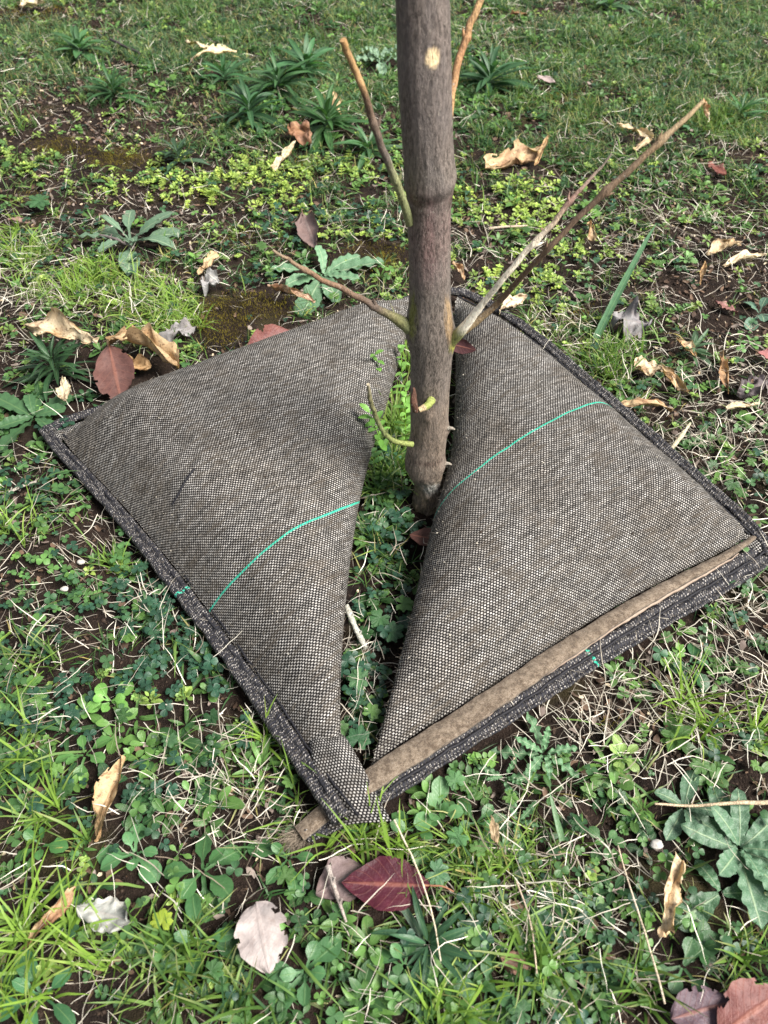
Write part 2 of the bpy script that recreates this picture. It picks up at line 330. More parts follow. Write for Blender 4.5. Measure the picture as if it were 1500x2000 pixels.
def pad(name, parts, hmax, seed, anchor, s_dir, green_px, parent):
    """parts: list of (pixel polyline, base height, 'roll' or 'seam', width of the shoulder)"""
    polys = []
    for pl, zb, typ, ws in parts:
        P = resample([at(a, b, zb) for a, b in pl], 60, 2); polys.append((P, zb, typ, ws))
    loop = np.concatenate([p[0] for p in polys]); loop = np.vstack([loop, loop[:1]])
    # round the corners slightly
    NB = 560; B = resample(loop, NB + 1, 0)[:-1]
    for _ in range(4): B = 0.5 * B + 0.25 * (np.roll(B, 1, 0) + np.roll(B, -1, 0))
    c = at(anchor[0], anchor[1], 0.02); c[2] = 0
    NR = 72; rr = np.sin(np.linspace(0, 1, NR) * math.pi / 2) ** 0.85; rr[0] = 0.004
    XY = c[None, None, :2] + (B[None, :, :2] - c[None, None, :2]) * rr[:, None, None]
    x, y = XY[..., 0], XY[..., 1]; prof = np.ones(x.shape)
    dse = np.full(x.shape, 9.0)
    for P, _, typ, ws in polys:
        if typ == 'seam': dse = np.minimum(dse, segdist(x, y, P))
    zb = 0.030 - 0.018 * np.exp(-(dse / 0.045) ** 2)
    for P, _, typ, ws in polys:
        d = segdist(x, y, P)
        tt = np.clip(d / ws, 0, 1)
        prof = prof * (np.sqrt(np.clip(1 - (1 - tt) ** 2, 0, 1)) if typ == 'roll' else (1 - (1 - tt) ** 2.2) ** 0.85)
    prof[-1] = 0
    lump = 1 + (fbm(x * 9, y * 9, seed, 3) - 0.45) * 0.30
    wr = (fbm(x * 26, y * 26, seed + 5, 3) - 0.45) * 0.004
    puck = np.zeros(x.shape)
    for P, _, typ, ws in polys:
        if typ == 'seam':
            dch = P[-1, :2] - P[0, :2]; dch /= np.linalg.norm(dch); q = x * dch[0] + y * dch[1]; d = segdist(x, y, P)
            puck += 0.0026 * (fbm(q * 55, d * 14, seed + 3, 2) - 0.4) * np.exp(-((d - .018) / 0.022) ** 2)
    zt = LIFT + zb + (hmax * lump) * prof + wr * prof + puck * np.clip(prof * 3, 0, 1)
    # the weave's own coordinates: start from arc length along each spoke, then relax to equal edge lengths
    P3 = np.stack([x, y, zt], -1)
    ds = np.linalg.norm(np.diff(P3, axis=0), axis=2); rad = np.vstack([np.zeros((1, NB)) + rr[0] * 0.1, np.cumsum(ds, 0)])
    dirv = (B[:, :2] - c[:2]); dirv /= np.linalg.norm(dirv, axis=1, keepdims=True)
    uv = c[:2] + dirv[None] * rad[..., None]
    P3f = P3.reshape(-1, 3); uvf = uv.reshape(-1, 2).copy()
    idx = np.arange(NR * NB).reshape(NR, NB)
    E = np.concatenate([np.stack([idx[:-1].ravel(), idx[1:].ravel()], 1), np.stack([idx[4:].ravel(), np.roll(idx, -1, 1)[4:].ravel()], 1),
                        np.stack([idx[4:-1].ravel(), np.roll(idx, -1, 1)[5:].ravel()], 1), np.stack([np.roll(idx, -1, 1)[4:-1].ravel(), idx[5:].ravel()], 1)])
    L0 = np.linalg.norm(P3f[E[:, 0]] - P3f[E[:, 1]], axis=1); n = len(P3f)
    deg = np.bincount(E.ravel(), minlength=n)[:, None]
    for it in range(500):
        d = uvf[E[:, 1]] - uvf[E[:, 0]]; l = np.linalg.norm(d, axis=1) + 1e-9
        cor = d * ((l - L0) / l * 0.5)[:, None]
        a = np.stack([np.bincount(E[:, 0], cor[:, k], n) - np.bincount(E[:, 1], cor[:, k], n) for k in (0, 1)], 1)
        uvf += 1.6 * a / deg
    s_dir = np.array(s_dir[:2]) / np.linalg.norm(s_dir[:2]); t_dir = np.array([-s_dir[1], s_dir[0]])
    U = np.stack([uvf @ t_dir, uvf @ s_dir], 1) + 5.0          # V runs along the long seam, U across it
    px, py, _ = proj(P3f); k = np.argmin((px - green_px[0]) ** 2 + (py - green_px[1]) ** 2)
    mat = weave_mat("woven_fabric", float(U[k, 1]))
    a = Acc(); a.add(P3f, gridF(NR, NB, True), None, UV=U)
    a.add([[c[0], c[1], P3f[:NB, 2].mean()]], UV=[U[:NB].mean(0)]); a.F3.append(np.array([[NR * NB, (j + 1) % NB, j] for j in range(NB)]))
    zbm = LIFT + zb * (1 - prof) + 0.001                           # underside
    a.add(np.stack([x, y, np.where(rr[:, None] < 1, zbm, zt)], -1), gridF(NR, NB, True)[:, ::-1], UV=U)
    o = a.build(name, mat, parent)
    from mathutils.bvhtree import BVHTree
    return o, B, P3, uvf, mat
BAG0 = at(700, 1040, 0); bag = empty("tree_weight_bag", tuple(BAG0))
tag(bag, "square grey woven fabric bag with a slit, wrapped round the tree trunk on the grass", "bag")
eL = at(640, 1530, .02) - at(118, 855, .02); eR = at(1462, 1050, .02) - at(893, 600, .02)
padL = pad("fabric_panel", [(Lseam, 0.012, 'seam', 0.12), (Linner, 0.03, 'roll', 0.075), (Lfar, 0.026, 'roll', 0.075)], 0.056, 31, (480, 930), eL, (575, 1035), bag)
padR = pad("fabric_panel", [(Rinner, 0.03, 'roll', 0.085), (Rtop, 0.012, 'seam', 0.09), (Rnear, 0.012, 'seam', 0.13)], 0.056, 47, (1040, 1000), eR, (1030, 850), bag)
bagpoly = [padL[1][:, :2], padR[1][:, :2]]

def sweep(name, path, z, width, prof, mat, parent, n=260, wob=0.0008, acc=None):
    """prof: closed list of (across -0.5..0.5, up in metres)"""
    P = resample([at(a, b, zz) for (a, b), zz in zip(path, z if hasattr(z, '__len__') else [z] * len(path))], n, 2)
    P[:, 2] += LIFT * 0.6
    W = np.interp(np.linspace(0, 1, n), np.linspace(0, 1, len(width)), width) if hasattr(width, '__len__') else np.full(n, width)
    T = np.gradient(P, axis=0); T[:, 2] = 0; T /= np.linalg.norm(T, axis=1, keepdims=True); N = np.stack([-T[:, 1], T[:, 0], T[:, 2]], 1)
    s = np.r_[0, np.cumsum(np.linalg.norm(np.diff(P, axis=0), axis=1))]
    W = W * (1 + (fbm(s * 40, s * 0, 5, 2) - 0.4) * 0.15)
    prof = np.array(prof); m = len(prof)
    V = P[:, None] + N[:, None] * (prof[None, :, 0:1] * W[:, None, None]); V[..., 2] += prof[None, :, 1] * (1 + (fbm(s * 60, s * 0 + 3, 8, 2)[:, None] - 0.4) * 0.5)
    V += (np.stack([fbm(s * 70, s * 0, 2), fbm(s * 70, s * 0 + 5, 3), fbm(s * 70, s * 0 + 9, 4)], 1) - 0.47)[:, None] * wob * 4
    pl = np.r_[0, np.cumsum(np.hypot(np.diff(prof[:, 0]) * W.mean(), np.diff(prof[:, 1])))]
    UV = np.stack(np.broadcast_arrays(s[:, None], pl[None, :]), -1)
    a = Acc(); a.add(V, gridF(n, m, True), UV=UV)
    for k in (0, n - 1):                                    # end caps
        a.add(np.vstack([V[k], V[k].mean(0)]), None, [[j, (j + 1) % m, m] for j in range(m)], UV=np.tile(UV[k, :1], (m + 1, 1)))
    return a.build(name, mat, parent), P, s
# hem cross-sections: two rolled ridges with a stitched groove between, a little thickness underneath
two = [(-0.5, 0.0005), (-0.45, 0.0035), (-0.34, 0.0055), (-0.20, 0.0055), (-0.10, 0.0035), (-0.05, 0.0020), (0.02, 0.0022), (0.12, 0.0045), (0.25, 0.0055), (0.38, 0.0050), (0.47, 0.0035), (0.5, 0.001), (0.25, -0.004), (-0.25, -0.004)]
hL = [(92, 848), (118, 882), (215, 985), (315, 1108), (418, 1240), (515, 1375), (588, 1485), (634, 1556), (666, 1606)]
sweep("hem", hL, [.012] * 6 + [.018, .026, .026], [0.017, 0.018, 0.019, 0.020, 0.020, 0.021, 0.018], [(x, z) for x, z in two], hem_mat("overlocked_hem_left", gpos=0.352), bag, 420)
hC = [(92, 850), (130, 828), (180, 812), (230, 797), (275, 782)]
sweep("hem", hC, [.012, .014, .016, .018, .02], [0.016, 0.014, 0.010], [(x, z * .8) for x, z in two], hem_mat("overlocked_hem_corner"), bag, 100)
hT = [(790, 595), (840, 580), (888, 574), (930, 588), (985, 620), (1050, 668), (1120, 728), (1210, 806), (1310, 896), (1410, 985), (1475, 1046), (1502, 1092)]
sweep("hem", hT, [.018] * 3 + [.014] * 9, [0.010, 0.016, 0.018, 0.018, 0.018, 0.017, 0.015], two, hem_mat("overlocked_hem_far", 0.0028), bag, 420)
hB = [(1520, 1070), (1450, 1110), (1400, 1142), (1300, 1202), (1200, 1262), (1100, 1326), (1000, 1392), (900, 1458), (830, 1505), (760, 1550), (690, 1595), (640, 1622), (600, 1640)]
sweep("hem", hB, .008, [0.034, 0.035, 0.032, 0.029, 0.025, 0.021, 0.018, 0.014],
      [(-0.5, -0.002), (-0.47, 0.003), (-0.38, 0.0075), (-0.24, 0.0095), (-0.10, 0.0075), (-0.04, 0.004), (0.02, 0.0045), (0.12, 0.0075), (0.22, 0.0060), (0.28, 0.0045), (0.36, 0.007), (0.46, 0.0075), (0.5, 0.005), (0.3, -0.004), (-0.3, -0.005)][::-1],
      hem_mat("overlocked_hem_near", 0.0034, 0.4, 0.3, gpos=0.30), bag, 520)
vB = [(1468, 1058), (1400, 1100), (1300, 1152), (1200, 1210), (1100, 1276), (1000, 1344), (900, 1412), (800, 1478), (720, 1530), (650, 1580), (585, 1632)]
sweep("felt_strip", vB, [.024] * 8 + [.022, .016, .012], [0.007, 0.012, 0.015, 0.018, 0.021, 0.023, 0.024, 0.025, 0.022, 0.017],
      [(-0.5, -0.003), (-0.49, 0.000), (-0.44, 0.0015), (0, 0.004), (0.44, 0.005), (0.49, 0.004), (0.5, 0.000), (0, -0.004)], M['felt'], bag, 420, 0.0005)
vL = [(1440, 1090), (1300, 1168), (1200, 1228), (1100, 1296), (1000, 1365), (900, 1434), (820, 1488)]
sweep("felt_lip", vL, .019, [0.001, 0.0035, 0.005, 0.004, 0.003], [(-0.5, -0.002), (-0.5, 0.001), (0, 0.0025), (0.5, 0.001), (0.5, -0.002)], plain("pale_felt", (0.30, 0.23, 0.18)), bag, 260)
# seam threads where panels meet hems, then dark strips standing in for groove shade
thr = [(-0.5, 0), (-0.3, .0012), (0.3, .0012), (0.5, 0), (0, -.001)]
sweep("stitch_and_groove_shade", [(128, 856), (165, 893), (255, 993), (352, 1113), (450, 1242), (545, 1375), (612, 1478), (700, 1598)], [.019] * 6 + [.024, .032], 0.0022, thr, M['thread'], bag, 300)
sweep("stitch_and_groove_shade", [(900, 598), (965, 632), (1030, 680), (1110, 746), (1205, 830), (1305, 918), (1400, 1000), (1460, 1050)], .019, 0.0026, thr, M['thread'], bag, 300)
sweep("stitch_and_groove_shade", [(104, 850), (130, 886), (226, 986), (327, 1109), (430, 1241), (527, 1376), (600, 1485), (640, 1552)], [.016] * 6 + [.022, .030], 0.0030, thr, M['thread'], bag, 300)  # from here: dark thread along hem centres, added to darken the grooves
sweep("stitch_and_groove_shade", [(895, 586), (960, 618), (1035, 668), (1110, 730), (1200, 810), (1300, 900), (1400, 988), (1470, 1054)], .018, 0.0030, thr, M['thread'], bag, 300)
sweep("stitch_and_groove_shade", [(1490, 1086), (1400, 1138), (1300, 1196), (1200, 1256), (1100, 1320), (1000, 1387), (900, 1453), (830, 1500), (760, 1545)], .0155, 0.0032, thr, M['thread'], bag, 300)
sweep("flange", [(112, 862), (160, 842), (220, 824), (280, 800), (320, 786)], [.012, .014, .017, .019, .020], [.022, .026, .024, .014], [(-.5, 0), (-.4, .003), (0, .0045), (.4, .003), (.5, 0), (0, -.003)], weave_mat("flange_fabric", fuzz=.8), bag, 120)
sweep("flange", [(1440, 1062), (1475, 1072), (1505, 1078)], [.013, .013, .012], [.014, .024, .026], [(-.5, 0), (-.4, .003), (0, .0045), (.4, .003), (.5, 0), (0, -.003)], weave_mat("flange_fabric", fuzz=.8), bag, 60)
# the flap: the left half's corner folded over the felt strip
def flap():
    c = [(600, 1440, .012), (668, 1436, .016), (764, 1602, .030), (640, 1618, .022)]
    P = [at(a, b, z) for a, b, z in c]; n, m = 40, 26; V = np.zeros((n, m, 3)); UV = np.zeros((n, m, 2))
    for i in range(n):
        for j in range(m):
            s, t = i / (n - 1), j / (m - 1)
            p = (1 - s) * ((1 - t) * P[0] + t * P[1]) + s * ((1 - t) * P[3] + t * P[2]); p = p + np.array([0, 0, 0.010 * math.sin(math.pi * t) ** .8 * (1 - 0.45 * s)])
            p[2] += 0.0012 * math.sin(9 * t + 4 * s) + 0.020 * math.sin(math.pi * min(1, s * 1.25) ** .8) ** .8 * (1 - s * .75); V[i, j] = p; UV[i, j] = (t * 0.055, s * 0.075)
    a = Acc(); a.add(V, gridF(n, m), UV=UV); V2 = V.copy(); V2[..., 2] -= 0.004; a.add(V2, gridF(n, m)[:, ::-1], UV=UV)
    ring = [i * m for i in range(n)] + [(n - 1) * m + j for j in range(m)] + [i * m + m - 1 for i in range(n - 1, -1, -1)] + [j for j in range(m - 1, -1, -1)]
    a.F4.append(np.array([[ring[k], ring[(k + 1) % len(ring)], ring[(k + 1) % len(ring)] + n * m, ring[k] + n * m] for k in range(len(ring))]))
    a.build("flap", weave_mat("flap_fabric", pa=0.0036, pb=0.0022, fuzz=0.7), bag)
flap()

# drop a point down onto the bag
from mathutils.bvhtree import BVHTree
from mathutils import Vector
bpy.context.view_layer.update()
bvhs = []
for o in (padL[0], padR[0]):
    vs = [Vector(v.co) + Vector(o.location) + Vector(bag.location) for v in o.data.vertices]
    bvhs.append(BVHTree.FromPolygons(vs, [tuple(p.vertices) for p in o.data.polygons]))
def on_bag(px, py):
    d = Vector(ray(px, py)); best = None
    for b in bvhs:
        h = b.ray_cast(Vector((0, 0, H)), d)
        if h[0] is not None and (best is None or h[3] < best[3]): best = h
    return (None, None) if best is None else (np.array(best[0]), np.array(best[1]))
def tube(acc, P, r, sides=8, C=(1, 1, 1), cap=True, seed=0, rough=0.0):
    P = np.asarray(P, float); n = len(P); r = np.broadcast_to(r, (n,)) if not hasattr(r, '__len__') or len(r) == n else np.interp(np.linspace(0, 1, n), np.linspace(0, 1, len(r)), r)
    T = np.gradient(P, axis=0); T /= np.linalg.norm(T, axis=1, keepdims=True) + 1e-12
    ref = np.array([0.3, 1.0, 0.2]) if abs(T[0] @ np.array([0.3, 1, 0.2])) < 0.9 else np.array([1.0, 0, 0.1])
    A = np.cross(T, ref); A /= np.linalg.norm(A, axis=1, keepdims=True); Bv = np.cross(T, A)
    th = np.linspace(0, 2 * math.pi, sides, endpoint=False)
    rn = np.ones((n, sides))
    if rough:
        ii, jj = np.meshgrid(np.arange(n), np.arange(sides), indexing='ij'); rn += rough * (fbm(ii * 0.35, np.cos(jj / sides * 6.283) * 1.5 + 3 + seed, seed, 3) - 0.45) * 2
    V = P[:, None] + (np.cos(th)[None, :, None] * A[:, None] + np.sin(th)[None, :, None] * Bv[:, None]) * (r[:, None] * rn)[..., None]
    C = np.asarray(C, float); Cv = np.broadcast_to(C, (n, 3)) if C.ndim == 1 else C
    acc.add(V, gridF(n, sides, True), C=np.repeat(Cv, sides, 0))
    if cap:
        for k in (0, n - 1): acc.add(np.vstack([V[k], P[k]]), None, [[j, (j + 1) % sides, sides] for j in range(sides)], C=Cv[k])
# pulled dark thread on the left panel
def thread_on_bag(pl, r):
    Q = []
    for a, b in resample(pl, 24, 1):
        p, nn = on_bag(a, b)
        if p is not None: Q.append(p + nn * r * 0.6 * (1 if nn[2] > 0 else -1))
    a = Acc(); tube(a, Q, r, 6); a.build("loose_thread", M['thread'], bag)
thread_on_bag([(381, 916), (362, 940), (350, 965), (338, 985)], 0.0012)

# lint and crumbs lying on the fabric
def lint():
    a = Acc()
    for P3, n_ in ((padL[2], 150), (padR[2], 170)):
        i = (RNG.random(n_) ** .7 * (P3.shape[0] - 6)).astype(int); j = RNG.integers(0, P3.shape[1], n_); p = P3[i, j]; r = RNG.uniform(.0004, .0016, n_); kk = RNG.random(n_)
        for q in range(n_):
            th = RNG.uniform(0, 6.28, 5); th.sort(); V = np.stack([np.cos(th), np.sin(th), 0 * th], 1) * r[q] * RNG.uniform(.4, 1.3, (5, 1)); V = np.vstack([V, [0, 0, r[q] * .6]]) + p[q] + [0, 0, .0006]
            a.add(V, None, [[k, (k + 1) % 5, 5] for k in range(5)], C=(.45, .42, .36) if kk[q] < .5 else (.05, .035, .025))
    tag(a.build("lint", M['straw']), "crumbs of soil and pale lint scattered on the bag", "crumbs", kind="stuff")
lint()
# loose fibres standing off the weave
def fuzz():
    a = Acc(); tot = []
    for P3, seed in ((padL[2], 1), (padR[2], 2)):
        NR, NB, _ = P3.shape; N = 7000
        i = (RNG.random(N) ** 0.6 * (NR - 3)).astype(int) + 1; j = RNG.integers(0, NB, N)
        p = P3[i, j]; du = P3[np.minimum(i + 1, NR - 1), j] - P3[i - 1, j]; dv = P3[i, (j + 1) % NB] - P3[i, j - 1]
        nn = np.cross(dv, du); nn /= np.linalg.norm(nn, axis=1, keepdims=True) + 1e-12; nn *= np.sign(nn[:, 2:3] + 1e-6)
        tot.append((p, nn))
    p = np.concatenate([t[0] for t in tot]); nn = np.concatenate([t[1] for t in tot]); N = len(p)
    d = nn * 0.15 + RNG.normal(size=(N, 3)) * 0.7; d -= nn * np.minimum(0, (d * nn).sum(1))[:, None]; d /= np.linalg.norm(d, axis=1, keepdims=True)
    L = RNG.uniform(0.0015, 0.0055, N)[:, None]; w = np.cross(d, RNG.normal(size=(N, 3))); w /= np.linalg.norm(w, axis=1, keepdims=True); w *= 0.00011
    q0 = p + nn * 0.0003; q1 = q0 + d * L * 0.5; q2 = q1 + (d * 0.6 + nn * RNG.uniform(-.6, .5, (N, 1))) * L * 0.5
    V = np.stack([q0 - w, q0 + w, q1 - w, q1 + w, q2 - w * .4, q2 + w * .4], 1); F = np.array([[0, 1, 3, 2], [2, 3, 5, 4]])[None] + (np.arange(N) * 6)[:, None, None]
    a.add(V, F.reshape(-1, 4)); tag(a.build("fuzz", M['fibre'], bag), kind="stuff")
fuzz()

# ================================================================ TREE
base = at(836, 978, 0.0); YT = base[1]
tree = empty("young_tree", tuple(base))
tag(tree, "young bare tree with grey-brown trunk and thin leafless shoots, growing through the grey bag", "tree")
prof = [(0, 826, 52), (60, 828, 52.5), (130, 829, 53), (200, 832, 51.5), (270, 835, 50), (310, 838, 50), (335, 840, 51), (352, 839, 50), (368, 839, 46.5), (400, 838, 43.5), (450, 838, 42), (520, 839, 41), (580, 840, 41), (620, 841, 44), (645, 841, 45.5), (670, 842, 43),
        (700, 842, 40), (760, 839, 38), (800, 838, 37.5), (850, 837, 36), (880, 832, 38), (900, 829, 39), (915, 829, 37), (930, 833, 30), (945, 837, 26), (962, 837, 28), (980, 836, 31), (1000, 835, 33), (1016, 834, 35)]
C0, C1 = [], []
for y, cx, hw in prof:
    p = atY(cx, y, YT); C0.append(p); C1.append(hw * proj(p)[2] / FPX)
C0 = np.array(C0[::-1]); C1 = np.array(C1[::-1])
zt = C0[:, 2]; zz = np.r_[np.linspace(zt[0] - 0.03, zt[-1], 420), np.linspace(zt[-1], 1.7, 60)[1:]]
cx = np.interp(zz, zt, C0[:, 0]); cr = np.interp(zz, zt, C1)
up = zz > zt[-1]; cr[up] = C1[-1] * (1 - 0.28 * (zz[up] - zt[-1]) / 1.1)
cx[up] = C0[-1, 0] - 0.02 * (zz[up] - zt[-1])
k = np.ones(9) / 9; crs = np.convolve(np.pad(cr, 4, 'edge'), k, 'valid'); cxs = np.convolve(np.pad(cx, 4, 'edge'), k, 'valid')
NS = 96; th = np.linspace(0, 2 * math.pi, NS, endpoint=False)
Zt, TH = np.meshgrid(zz, th, indexing='ij')
rn = 1 + (fbm(np.cos(TH) * 2 + 7, Zt * 9 + np.sin(TH) * 2, 5, 3) - 0.45) * 0.10 + (fbm(np.cos(TH) * 9 + 7, Zt * 60 + np.sin(TH) * 9, 6, 3) - 0.45) * 0.06
def bump_at(px, py, ang, az, rz, amp):
    z0 = atY(px, py, YT)[2]; d = (np.angle(np.exp(1j * (TH - R(ang)))) / az) ** 2 + ((Zt - z0) / rz) ** 2
    return amp * np.exp(-d)
# angles: 0 = +x (right), 270 = towards the camera
rn += bump_at(800, 640, 190, 0.5, 0.018, 0.16) + bump_at(882, 655, 350, 0.4, 0.016, 0.14) + bump_at(830, 790, 265, 0.3, 0.010, 0.12) + bump_at(800, 865, 200, 0.35, 0.010, 0.12) + bump_at(876, 835, 350, 0.3, 0.009, 0.16) + bump_at(870, 900, 340, 0.5, 0.012, 0.12)
zr = atY(838, 352, YT)[2]; rn += 0.035 * np.exp(-((Zt - zr - 0.006 * np.sin(TH + 1)) / 0.005) ** 2) - 0.04 * np.exp(-((Zt - zr + 0.010 - 0.006 * np.sin(TH + 1)) / 0.004) ** 2)
rn += bump_at(885, 365, 330, 0.5, 0.010, 0.08)
zlow = zz[0] + 0.06; rough_low = np.clip((atY(836, 900, YT)[2] - Zt) / 0.03, 0, 1); rn += rough_low * (fbm(TH * 5, Zt * 120, 8, 3) - 0.45) * 0.25
rad = crs[:, None] * rn
V = np.stack([cxs[:, None] + rad * np.cos(TH), YT + rad * np.sin(TH), Zt], -1)
gre = np.array([0.135, 0.115, 0.103]); col = np.broadcast_to(gre, V.shape).copy()
def lay(mask, c): 
    global col
    col = col * (1 - mask[..., None]) + np.array(c) * mask[..., None]
hN = fbm(Zt * 25 + 3, np.cos(TH) * 2 + 5, 40, 3)
def band(y0, y1, s=0.02):
    a, b = atY(838, y1, YT)[2], atY(838, y0, YT)[2]; return np.clip((Zt - a) / s, 0, 1) * np.clip((b - Zt) / s, 0, 1)
lay(band(330, 560, 0.04) * np.clip(hN * 2.2 - 0.3, 0, 1) * 0.95, (0.165, 0.110, 0.106))
lay(band(-3000, 330, 0.05) * 0.7, (0.137, 0.114, 0.106))
lay(band(720, 1100, 0.05) * 0.6, (0.17, 0.13, 0.098))
lay(band(915, 1100, 0.01) * np.clip(fbm(TH * 3, Zt * 90, 50, 3) * 3 - 1.0, 0, 1) * 0.8, (0.20, 0.155, 0.10))
lay(np.clip(bump_at(842, 935, 285, 0.5, 0.010, 1.6) * (fbm(TH * 9, Zt * 250, 60, 2) * 2.2), 0, 1), (0.42, 0.42, 0.40))
lay(np.clip(bump_at(843, 95, 285, 0.22, 0.006, 3) * (fbm(TH * 12, Zt * 200, 61, 2) * 3.2) - 0.5, 0, 1), (0.80, 0.62, 0.38))
lay(np.clip(bump_at(872, 610, 325, 0.28, 0.030, 2.6) * (fbm(TH * 8, Zt * 60, 62, 3) * 2.3) - 0.7, 0, 1) * 0.9, (0.33, 0.23, 0.13))
lay(np.clip(bump_at(805, 600, 215, 0.32, 0.028, 2.5) * (fbm(TH * 8, Zt * 90, 63, 3) * 2.2) - 0.6, 0, 1) * 0.85, (0.15, 0.16, 0.03))
lay(np.clip(bump_at(882, 662, 335, 0.28, 0.010, 2.5) * (fbm(TH * 8, Zt * 90, 64, 3) * 2.4) - 0.6, 0, 1), (0.26, 0.26, 0.05))
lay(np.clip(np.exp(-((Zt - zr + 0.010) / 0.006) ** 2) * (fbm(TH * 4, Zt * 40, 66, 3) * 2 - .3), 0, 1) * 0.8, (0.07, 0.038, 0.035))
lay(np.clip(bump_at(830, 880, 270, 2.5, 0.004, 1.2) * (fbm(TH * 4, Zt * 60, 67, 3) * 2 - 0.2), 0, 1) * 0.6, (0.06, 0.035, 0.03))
a = Acc(); a.add(V, gridF(len(zz), NS, True), C=col.reshape(-1, 3))
a.add([[cxs[-1], YT, zz[-1]]], C=gre); a.F3.append(np.array([[(len(zz) - 1) * NS + j, (len(zz) - 1) * NS + (j + 1) % NS, len(zz) * NS] for j in range(NS)]))
a.build("trunk", M['bark'], tree)
def shoot(name, ptsd, radii, cols, label=None, seed=1, knots=()):
    """ptsd: (px, py, Y offset from the trunk axis)"""
    P = resample([atY(x, y, YT + dy) for x, y, dy in ptsd], 70, 2)
    P += (np.stack([fbm(np.arange(70) * .15, np.zeros(70) + i, seed) for i in range(3)], 1) - 0.46) * 0.006 * np.linspace(0, 1, 70)[:, None]
    rr = np.interp(np.linspace(0, 1, 70), np.linspace(0, 1, len(radii)), radii)
    for kpos, amp in knots: rr = rr * (1 + amp * np.exp(-((np.linspace(0, 1, 70) - kpos) / 0.018) ** 2))
    cc = np.stack([np.interp(np.linspace(0, 1, 70), [c[0] for c in cols], [c[1][k] for c in cols]) for k in range(3)], 1)
    a = Acc(); tube(a, P, rr, 12, cc, True, seed, 0.12)
    for kpos, amp in knots:
        i = int(kpos * 69); d = P[min(i + 2, 69)] - P[i]; d /= np.linalg.norm(d); sd = np.cross(d, [0, 1, 0.2]) * (1 if (i % 2) else -1)
        tube(a, [P[i], P[i] + (d * .6 + sd) * 0.004, P[i] + (d + sd) * 0.007], [rr[i] * .7, rr[i] * .5, .0004], 7, cc[i])
    o = a.build(name, M['twig'], tree)
    if label: o["label"] = label
    return o
br, gy_, ol, ta, wh = (0.13, 0.075, 0.045), (0.12, 0.10, 0.085), (0.16, 0.17, 0.06), (0.36, 0.22, 0.10), (0.42, 0.38, 0.28)
shoot("shoot", [(800, 436, -.01), (788, 390, -.02), (768, 340, -.03), (742, 275, -.04), (716, 195, -.045), (690, 130, -.05), (671, 80, -.055)], [.0040, .0034, .0030, .0026, .0024], [(0, (.20, .22, .10)), (.3, (.22, .24, .12)), (.45, gy_), (.75, (.14, .09, .06)), (.82, ta), (1, ta)], "olive shoot with an orange broken tip", 3, [(.62, .35), (.30, .25)])
shoot("shoot", [(876, 235, .03), (884, 170, .05), (898, 110, .06), (915, 60, .07), (938, 0, .08), (950, -40, .085)], [.0034, .0032, .0030, .0028], [(0, ta), (.5, (.30, .16, .08)), (1, (.36, .25, .12))], "orange-brown shoot behind the trunk", 4, [(.6, .35)])
shoot("shoot", [(800, 640, -.005), (778, 624, -.01), (735, 603, -.02), (690, 575, -.03), (640, 550, -.04), (590, 525, -.045), (556, 502, -.05), (536, 488, -.05)], [.0075, .0040, .0031, .0027, .0022, .0012], [(0, (.17, .19, .09)), (.12, (.16, .16, .07)), (.3, (.10, .075, .06)), (.7, (.17, .10, .06)), (1, (.2, .15, .1))], "brown shoot growing out to the left over the bag", 5, [(.32, .3), (.8, .5)])
shoot("shoot", [(875, 672, -.005), (890, 657, -.01), (905, 642, -.015), (940, 597, -.02), (985, 540, -.03), (1035, 480, -.03), (1085, 430, -.03), (1130, 375, -.025), (1165, 335, -.02), (1195, 300, -.02)], [.0072, .0050, .0031, .0028, .0026, .0024, .0016, .0008], [(0, (.26, .28, .08)), (.10, (.24, .26, .10)), (.15, (.92, .86, .72)), (.6, (.88, .80, .66)), (.72, (.50, .40, .30)), (.8, (.25, .15, .12)), (1, (.3, .25, .2))], "pale split shoot rising from the right of the trunk", 6, [(.62, .3), (.8, .35)])
shoot("shoot", [(905, 648, -.004), (940, 622, .005), (980, 585, .010), (1050, 505, -.02), (1130, 425, -.02), (1200, 360, -.02), (1270, 292, -.015), (1320, 248, -.01), (1372, 200, 0)], [.0040, .0032, .0028, .0026, .0026, .0028, .0026, .0016], [(0, (.17, .13, .07)), (.2, (.12, .08, .05)), (.6, (.17, .115, .08)), (.8, (.19, .13, .08)), (1, (.34, .26, .15))], "long brown shoot rising to the right", 7, [(.45, .3), (.68, .55), (.86, .4)])
shoot("shoot", [(806, 868, -.022), (785, 866, -.026), (765, 860, -.030), (745, 840, -.035), (732, 810, -.04), (724, 780, -.045), (717, 752, -.05)], [.0034, .0029, .0027, .0026, .0024, .0016], [(0, (.20, .24, .07)), (.4, (.15, .18, .07)), (.85, (.16, .15, .08)), (1, (.3, .26, .18))], "short green shoot bent upwards at the foot of the trunk", 8, [(.35, .2)])
